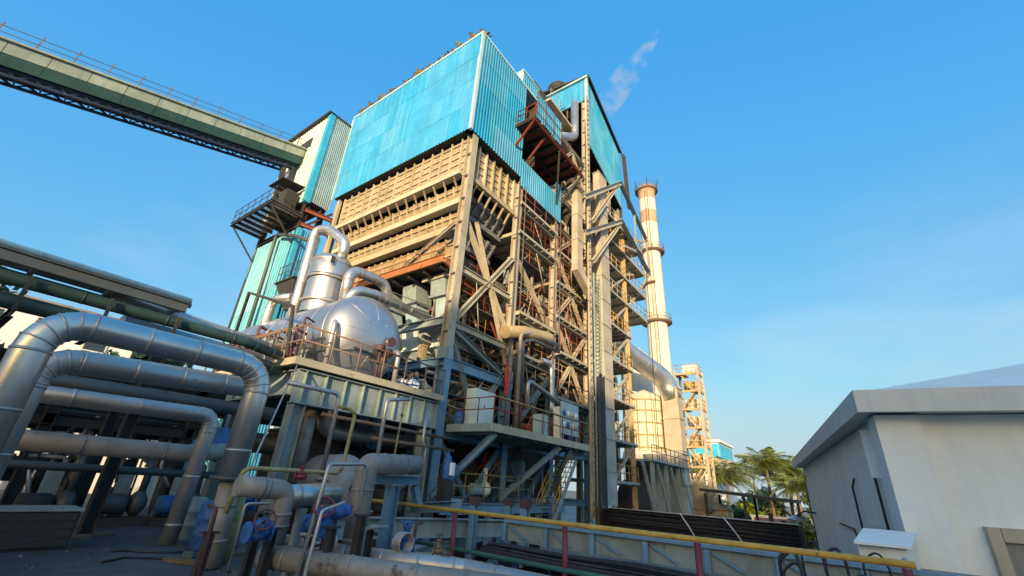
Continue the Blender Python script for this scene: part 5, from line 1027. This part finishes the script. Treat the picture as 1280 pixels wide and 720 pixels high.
pipe('frame_pipe', 'thin grey drain pipe dropping in front of the handwheel', [(4.35, 6.1, 5.2), (3.95, 6.0, 5.1), (3.9, 6.0, 4.35), (4.05, 5.9, 4.05)], .025, 'silverdull', bend=.06, n=8)
pipe('yellow_green_pipe', 'yellow green pipe crossing behind and climbing beneath the girder', [(3.6, 8.0, 4.9), (3.68, 8.0, 5.57), (5.5, 8.0, 5.58), (5.55, 8.0, 6.75), (5.1, 8.0, 6.8)], .036, 'ygreen', bend=.15, n=12)
pipe('grey_tube', 'pale grey tube rising beside the yellow green pipe', [(5.35, 8.4, 5.5), (5.35, 8.4, 7.1), (4.2, 8.4, 7.1)], .045, 'silverdull', bend=.12, n=10)
pipe('sample_line', 'slim rod with fittings standing up behind the fat grey pipe', [(6.9, 8.2, 5.8), (6.95, 8.2, 7.2)], .022, 'ygreen', n=8, flanges=(((6.9, 8.2, 6.0), (0, 0, 1)), ((6.92, 8.2, 6.5), (0, 0, 1)), ((6.94, 8.2, 6.9), (0, 0, 1))))
pipe('guy_rod', 'long thin rod leaning from the tank platform to the pipes', [(6.9, 13.5, 8.6), (4.5, 9.6, 5.4)], .022, 'silverdull', n=6)
t = thing('pipe_stand', 'blue grey bracket post supporting the fat pipe end', 'bracket', (6.35, 7.3, 4)); part(t, 'post', 'blue', 'ib', (6.2, 7.25, 4.0), (6.2, 7.25, 5.42), .2, .2, .02, (1, 0, 0)); part(t, 'arm', 'blue', 'ib', (5.75, 7.25, 5.52), (6.85, 7.25, 5.54), .16, .16, .018); part(t, 'drop_plate', 'blue', 'bar', (6.75, 7.25, 5.44), (6.95, 7.25, 5.05), .14, .12); part(t, 'foot', 'dark', 'box', 6.02, 6.38, 7.07, 7.43, 4.0, 4.03)
valve('control_valve', 'bright blue valve with maroon handwheel in the left foreground', (4.3, 6.6, 4.85), .72, (0, 1, 0), stem=.25, side=(-.35, -.75, .55))
valve('control_valve', 'upright bright blue valve beside the fat grey pipe foot', (5.75, 6.2, 4.55), .62, (1, -1, 0), stem=.12, wheel='valveblue')
valve('control_valve', 'blue valve half hidden left of the step pipe', (3.45, 6.6, 4.8), .62, (1, 0, 0), stem=.25, wheel='darkrail', side=(-.3, -.8, .4))
valve('control_valve', 'blue valve near the foot of the silver portal leg', (4.6, 9.6, 4.9), .7, (1, 0, 0), stem=.2, wheel='darkrail')
t = thing('actuator', 'blue actuator body on the handwheel valve', 'actuator', (4.55, 6.7, 5.05)); part(t, 'body', 'valveblue', 'lathe', [(0, 0), (.08, 0), (.1, .03), (.1, .24), (.07, .28), (0, .28)], (4.42, 6.5, 5.03), (.8, -.3, .15), 16); part(t, 'cover', 'valveblue', 'box', 4.58, 4.74, 6.4, 6.52, 5.0, 5.14); part(t, 'yoke', 'darkpipe', 'tube', [(4.62, 6.62, 5.0), (4.58, 6.66, 4.4)], .05, 8)
t = thing('gauge_coil', 'coiled pale hose beside the upright blue valve', 'hose', (5.6, 6.1, 4.5))
for i in range(5): part(t, 'coil', 'silverdull', 'tube', [(5.55+.01*i+.15*math.cos(a*math.pi/8), 6.12-.03*i, 4.62+.15*math.sin(a*math.pi/8)) for a in range(16)], .014, 6, closed=True)
part(t, 'hook', 'dark', 'bar', (5.57, 6.1, 4.0), (5.57, 6.1, 4.62), .03, .03)
for k, (x, y, h) in enumerate(((4.75, 6.15, 1.0), (4.3, 6.2, .85), (5.05, 6.3, .8), (3.7, 6.7, .8), (3.2, 7.4, .7), (4.0, 7.7, .9), (5.7, 8.9, 1.4))):
    t = thing('pipe_support', ['dark pipe support right of the handwheel valve', 'dark pipe support left under the handwheel valve', 'short dark support behind the hoop pipe', 'dark stub support under the step pipe', 'low dark support at the left pipe end', 'dark support behind the silver drum', 'tall dark support behind the fat pipe'][k], 'support', (x, y, 4)); part(t, 'post', 'dark', 'ib', (x, y, 4.0), (x, y, 4+h), .11, .11, .014, (1, 0, 0)); part(t, 'foot', 'dark', 'box', x-.11, x+.11, y-.11, y+.11, 4.0, 4.02); part(t, 'saddle', 'dark', 'bar', (x-.12, y, 4.02+h), (x+.12, y, 4.02+h), .1, .03)
R_ = random.Random(29)
labs = ['thin drain line %s' % w for w in ('by the fat pipe foot', 'under the hoop pipe', 'left of the step pipe', 'behind the step pipe', 'beside the silver drum', 'at the terrace kerb', 'next to the bracket post', 'between the valves', 'below the yellow green pipe', 'in front of the grey drum')]
for k, (x, y) in enumerate(((4.9, 6.2), (4.6, 6.4), (3.1, 7.1), (3.7, 7.6), (5.2, 7.7), (6.3, 6.6), (6.0, 7.5), (4.0, 6.3), (4.6, 8.0), (5.6, 8.6))):
    h_ = R_.uniform(.4, 1.2); pipe('drain_line', labs[k], [(x, y, 4.02), (x+R_.uniform(-.05, .05), y, 4+h_), (x+R_.uniform(-.5, .5), y+R_.uniform(-.3, .4), 4+h_+.02)], R_.choice([.016, .022, .03]), R_.choice(['vent', 'silverdull', 'greypipe', 'darkrail']), bend=.06, n=8, flanges=(((x, y, 4.2), (0, 0, 1)),))
for k, (x, y, z) in enumerate(((5.5, 5.2, 4.62), (6.1, 5.6, 4.45), (4.1, 7.0, 5.5))): valve('small_valve', ['small rusty hand valve on the long bottom pipe', 'small dark hand valve near the guard rail pipe', 'small red hand valve above the silver drum'][k], (x, y, z), .3, (1, -1, 0), m=('vent', 'darkpipe', 'maroon')[k], wheel='darkrail', stem=.25)
# ------------------------------------------------------------------ silver pipe portals on the left
P1 = pipe('portal_pipe', 'big silver pipe portal framing the left yard', [(.82, 9.0, 4.0), (.82, 9.0, 7.38), (3.95, 9.0, 7.38), (3.95, 9.0, 5.35)], .215, 'portal', bend=.5, bands=.75, n=26, gores=5, flanges=(((3.95, 9.0, 5.38), (0, 0, 1)),))
pipe('lagged_pipe', 'weathered grey stub leg under the silver portal pipe', [(3.97, 9.0, 5.33), (4.05, 9.0, 4.02)], .17, 'greypipe', bands=.4, bm='greypipe', n=18)
pipe('yellowed_pipe', 'yellowed pipe leg next to the stub leg', [(4.35, 9.25, 5.2), (4.35, 9.25, 4.02)], .09, 'ygreen', n=14)
pipe('portal_pipe', 'second silver pipe with a capped end below the portal', [(1.15, 10.6, 4.0), (1.15, 10.6, 7.05), (4.4, 10.6, 7.2)], .21, 'silverdull', bend=.45, bands=.8, n=24, gores=5)
pipe('portal_pipe', 'thinner grey pipe portal behind with a leg to the floor', [(-.6, 11.85, 6.55), (4.42, 11.85, 6.62), (4.36, 11.85, 4.0)], .16, 'silverdull', bend=.25, bands=.9, n=20, gores=4)
pipe('portal_pipe', 'dull grey pipe crossing low between the portal legs', [(.6, 12.4, 5.78), (4.3, 12.4, 5.78), (5.2, 12.4, 5.9)], .19, 'greypipe', bands=1.0, bm='greypipe', n=20)
pipe('portal_pipe', 'dark pipe crossing in the shade under the second silver pipe', [(-1, 13.2, 6.95), (6.4, 13.2, 7.0)], .17, 'darkpipe', n=16)
pipe('portal_pipe', 'thin dark pipe behind the low grey pipe', [(-1, 14.2, 5.35), (6.4, 14.2, 5.3)], .09, 'darkpipe', n=12)
# overhead pipe bridge
PB = thing('pipe_bridge', 'overhead pipe bridge with dark ribbed cover running in from the left', 'pipe bridge', (-4, 14, 0))
for i in range(7): part(PB, 'top_pipe', ('palesheet', 'silverdull', 'greypipe', 'palegreen')[i % 4], 'tube', [(-14, 13.72+.26*i, 9.62+.03*(i % 2)), (3.62+.1*(i % 3), 13.72+.26*i, 9.62+.03*(i % 2))], .07+.02*(i % 2), 10)
part(PB, 'side_beam', 'darkpipe', 'ib', (-14, 13.66, 9.38), (3.6, 13.66, 9.38), .14, .26, .02); part(PB, 'side_beam', 'darkpipe', 'ib', (-14, 15.34, 9.38), (3.6, 15.34, 9.38), .14, .26, .02)
for i in range(13): part(PB, 'rung', 'greysteel', 'bar', (-13.5+i*1.42, 13.7, 9.44), (-13.5+i*1.42, 15.3, 9.44), .1, .1)
for i in range(13):
    x = -13.5+i*1.42; part(PB, 'hanger', 'dark', 'bar', (x, 13.74, 9.1), (x, 13.74, 8.3), .07, .07); part(PB, 'cross_beam', 'dark', 'ib', (x, 13.7, 8.25), (x, 15.4, 8.25), .12, .2, .02)
for x in (-7, -1.0, 3.4):
    for y in (13.75, 15.3): part(PB, 'post', 'blackyard', 'ib', (x, y, 4), (x, y, 8.13), .24, .24, .025, (1, 0, 0))
pipe('overhead_pipe', 'dark green pipe slung just below the pipe bridge deck', [(-14, 14.0, 9.02), (5.4, 14.0, 9.0), (6.7, 14.4, 8.95)], .15, 'greenpipe', bands=1.6, bm='greenpipe', n=18)
pipe('overhead_pipe', 'dark green pipe hanging lowest under the pipe bridge', [(-14, 14.05, 8.56), (5.6, 14.05, 8.52), (6.8, 14.4, 8.5)], .17, 'greenpipe', bands=1.6, bm='greenpipe', n=18)
pipe('overhead_pipe', 'long silver pipe sloping past the bridge end to the tank platform', [(2.2, 15.0, 9.5), (7.2, 15.6, 9.35)], .2, 'silverdull', bands=1.2, n=18)
pipe('overhead_pipe', 'second silver pipe under the sloping one at the bridge end', [(2.6, 14.6, 8.75), (7.0, 15.2, 8.8)], .24, 'silverdull', bands=1.2, n=18)
# shaded pipe rack in the yard
PR = thing('pipe_rack', 'shaded steel pipe rack with deck and many thin pipes in the left yard', 'pipe rack', (1, 18, 4))
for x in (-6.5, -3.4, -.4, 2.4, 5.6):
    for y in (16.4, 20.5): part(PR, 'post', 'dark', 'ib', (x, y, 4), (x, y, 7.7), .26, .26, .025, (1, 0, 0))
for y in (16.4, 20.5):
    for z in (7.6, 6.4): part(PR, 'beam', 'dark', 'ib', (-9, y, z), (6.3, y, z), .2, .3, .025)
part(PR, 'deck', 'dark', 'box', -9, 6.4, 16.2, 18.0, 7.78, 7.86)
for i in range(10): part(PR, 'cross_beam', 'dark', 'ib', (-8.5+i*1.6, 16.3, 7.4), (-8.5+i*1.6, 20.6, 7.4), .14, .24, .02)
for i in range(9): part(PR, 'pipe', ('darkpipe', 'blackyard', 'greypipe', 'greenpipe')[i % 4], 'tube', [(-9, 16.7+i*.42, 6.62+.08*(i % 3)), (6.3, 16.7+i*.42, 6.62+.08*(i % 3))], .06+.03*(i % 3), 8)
for i in range(12): part(PR, 'drop_pipe', ('greypipe', 'darkpipe', 'silverdull')[i % 3], 'tube', [(-5+i*.93, 16.6, 6.6), (-5+i*.93, 16.5, 5.0+.2*(i % 3)), (-4.8+i*.93, 16.0, 4.6+.1*(i % 4))], .05, 8, bend=.15)
R_ = random.Random(19)
for i in range(70):                                             # crowded small lines, hangers and boxes filling the rack, mostly near-black to deepen its shade
    x = R_.uniform(-6, 6.2); y = R_.uniform(15.9, 20.6); z0_ = R_.uniform(4.0, 5.2); z1_ = R_.uniform(5.2, 7.4)
    part(PR, 'small_pipe', R_.choice(['blackyard', 'blackyard', 'darkpipe', 'greypipe', 'greenpipe', 'silverdull']), 'tube', [(x, y, z0_), (x+R_.uniform(-.1, .1), y, z1_), (x+R_.uniform(-1.2, 1.2), y, z1_)], R_.choice([.03, .05, .08]), 6, bend=.12)
for i in range(24):
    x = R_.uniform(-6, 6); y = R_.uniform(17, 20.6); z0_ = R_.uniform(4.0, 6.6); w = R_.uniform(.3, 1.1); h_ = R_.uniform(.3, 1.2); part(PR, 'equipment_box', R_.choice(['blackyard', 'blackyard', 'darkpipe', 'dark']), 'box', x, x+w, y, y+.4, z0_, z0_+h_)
R_ = random.Random(17)
labs = ['dark pump skid at the left edge of the yard', 'dark pump skid behind the first portal leg', 'dark pump skid in the middle of the shaded yard', 'dark pump skid left of the thin portal leg', 'dark pump skid behind the silver portal leg']
for k, x in enumerate((-.6, 1.2, 2.9, 4.4, 5.6)):
    y = 15.2+.3*(k % 2); t = thing('pump_skid', labs[k], 'pump', (x, y, 4), 'pump skids under the pipe rack')
    part(t, 'base', 'dark', 'box', x-.6, x+.6, y-.3, y+.3, 4.0, 4.2); part(t, 'motor', ('greysteel', 'valveblue', 'dark', 'darkpipe', 'valveblue')[k], 'lathe', [(0, 0), (.22, 0), (.24, .04), (.24, .52), (.18, .6), (0, .6)], (x-.55, y, 4.5), (1, 0, 0), 16)
    part(t, 'pump_casing', 'darkpipe', 'lathe', [(0, 0), (.2, 0), (.3, .1), (.3, .25), (.15, .35), (0, .35)], (x+.1, y, 4.52), (1, 0, 0), 16); part(t, 'outlet', 'darkpipe', 'tube', [(x+.28, y, 4.6), (x+.28, y, 5.5), (x+.28, y+.6, 5.6)], .08, 10, bend=.15); part(t, 'feeder_box', 'greysteel', 'box', x-.2, x+.1, y+.31, y+.5, 4.2, 5.3)
t = thing('crate', 'dark low crate on the floor at the left edge', 'crate', (1.9, 12.2, 4)); 
for i in range(4): part(t, 'board', 'dark', 'box', 1.35, 2.75, 11.9, 11.93, 4.06+i*.14, 4.185+i*.14); part(t, 'board', 'dark', 'box', 2.76, 2.79, 11.9, 12.7, 4.06+i*.14, 4.185+i*.14)
part(t, 'lid', 'greysteel', 'box', 1.3, 2.82, 11.88, 12.75, 4.63, 4.67); part(t, 'bottom', 'dark', 'box', 1.34, 2.75, 11.95, 12.7, 4.0, 4.055)
for k, (x, y, m, lab) in enumerate(((4.7, 10.9, 'valveblue', 'blue plastic drum beside the silver portal leg'), (5.0, 11.5, 'valveblue', 'second blue drum behind the portal leg'), (4.9, 12.6, 'greysteel', 'grey drum behind the blue drums'))): barrel(x, y, 4.0, m, lab, .85, .28)
t = thing('blue_hoist', 'blue electric hoist hanging behind the silver portal leg', 'hoist', (5.4, 13.6, 6.2)); part(t, 'body', 'valveblue', 'box', 5.15, 5.6, 13.4, 13.75, 6.0, 6.5); part(t, 'hook_rod', 'dark', 'tube', [(5.37, 13.58, 6.5), (5.37, 13.58, 7.0)], .03, 6); part(t, 'hook', 'dark', 'tube', [(5.37, 13.58, 6.0), (5.37, 13.58, 5.7), (5.5, 13.58, 5.65)], .03, 6)
R_ = random.Random(31)
for k in range(6):
    x, y = ((3.0, 13.2), (3.5, 13.5), (4.1, 10.1), (3.9, 9.6), (2.2, 13.6), (4.7, 9.9))[k]; t = thing('timber_offcut', ['pale timber offcut on the yard floor', 'second timber offcut beside the first on the floor', 'flat board near the thin portal leg', 'flat board at the foot of the silver leg', 'short timber block in the shaded yard', 'small board by the yellowed pipe leg'][k], 'board', (x, y, 4), 'loose boards on the yard floor'); a = R_.uniform(0, 3); part(t, 'plank', 'trunk', 'bar', (x-.4*math.cos(a), y-.4*math.sin(a), 4.035), (x+.4*math.cos(a), y+.4*math.sin(a), 4.035), .16, .06)
# buildings and trees behind the left yard
def office(label, x0, x1, y, z0, z1, nx, rows, m='white'):
    t = thing('works_office', label, 'building', (x0, y, z0)); part(t, 'wall', m, 'box', x0, x1, y, y+9, z0, z1); part(t, 'roof', 'conc', 'box', x0-.3, x1+.3, y-.3, y+9.3, z1+.003, z1+.35)
    w = (x1-x0)/nx
    for r in range(rows):
        h = (z1-z0)/rows
        for i in range(nx):
            f = part(t, 'window', 'hall', 'box', x0+i*w+.35*w, x0+i*w+.85*w, y-.06, y-.003, z0+r*h+.35*h, z0+r*h+.8*h); MB().box(x0+i*w+.39*w, x0+i*w+.81*w, y-.075, y-.062, z0+r*h+.38*h, z0+r*h+.77*h).build('pane', 'glass', f)
office('white two storey works office glimpsed behind the left pipe bridge', -14, 10.5, 42, 3.8, 14.6, 9, 3)
office('pale lower office behind the shaded pipe rack', 10.9, 24, 44, 0, 12.5, 5, 3)
office('long white shed seen through the pipe rack', -16, 9, 30, 3.8, 9.4, 8, 1)
tree('dark leafy tree at the left edge behind the pipes', -.3, 27.5, 9, 2.6, 41, 4, nl=1400, ls=.22); tree('dark leafy tree in front of the works office', 5.2, 26.5, 6.6, 2.0, 42, 4, nl=1200, ls=.2); tree('small dark tree between bridge end and tank platform', 9.0, 34, 8.4, 2.2, 43, 4, nl=1200, ls=.22)

for k, (x, y, h, w) in enumerate(((105, 26, 8, 5), (108, 16.5, 7, 5), (104, 13.5, 6.5, 4), (106, 4.5, 7, 5), (88, 14.4, 4.5, 3), (87, 19.5, 4.5, 3))):
    tree(['hazy leafy tree behind the low wide palm', 'leafy tree between the two palm clumps', 'leafy tree behind the lone tall palm', 'leafy tree by the far white eave', 'sunlit shrub tree below the palms', 'sunlit shrub tree right of the stair tower foot'][k], x, y, h, w, 60+k, m='leaf', nl=900, ls=.55)
# oil stains, grit and puddles of the yard floor
R_ = random.Random(44); mb = MB()
for i in range(260):
    x, y = R_.uniform(.2, 6.4), R_.uniform(7.5, 15); s_ = R_.uniform(.008, .035); a = R_.uniform(0, 6.28)
    mb.add([(x+s_*math.cos(a+j*2.09), y+s_*math.sin(a+j*2.09), 4.004) for j in range(3)]+[(x, y, 4.004+s_*1.2)], [(0, 1, 3), (1, 2, 3), (2, 0, 3)])
o = mb.build('floor_grit', 'grate', None); tag(o, 'scattered grit and rubble on the dark yard floor', 'rubble', kind='stuff')
for k, (x, y) in enumerate(((2.9, 10.2), (3.2, 11.0), (4.9, 8.3))):
    t = thing('floor_hose', ['dark hose snaking over the yard floor', 'second hose curling past the portal leg', 'short hose by the foreground pipes'][k], 'hose', (x, y, 4)); part(t, 'hose', 'cable', 'tube', [(x+.28*j+.1*math.sin(j*2+k), y+.35*math.sin(j*1.1+k), 4.022) for j in range(9)], .02, 6)
for o in bpy.data.objects:
    if '_w' in o: del o['_w']
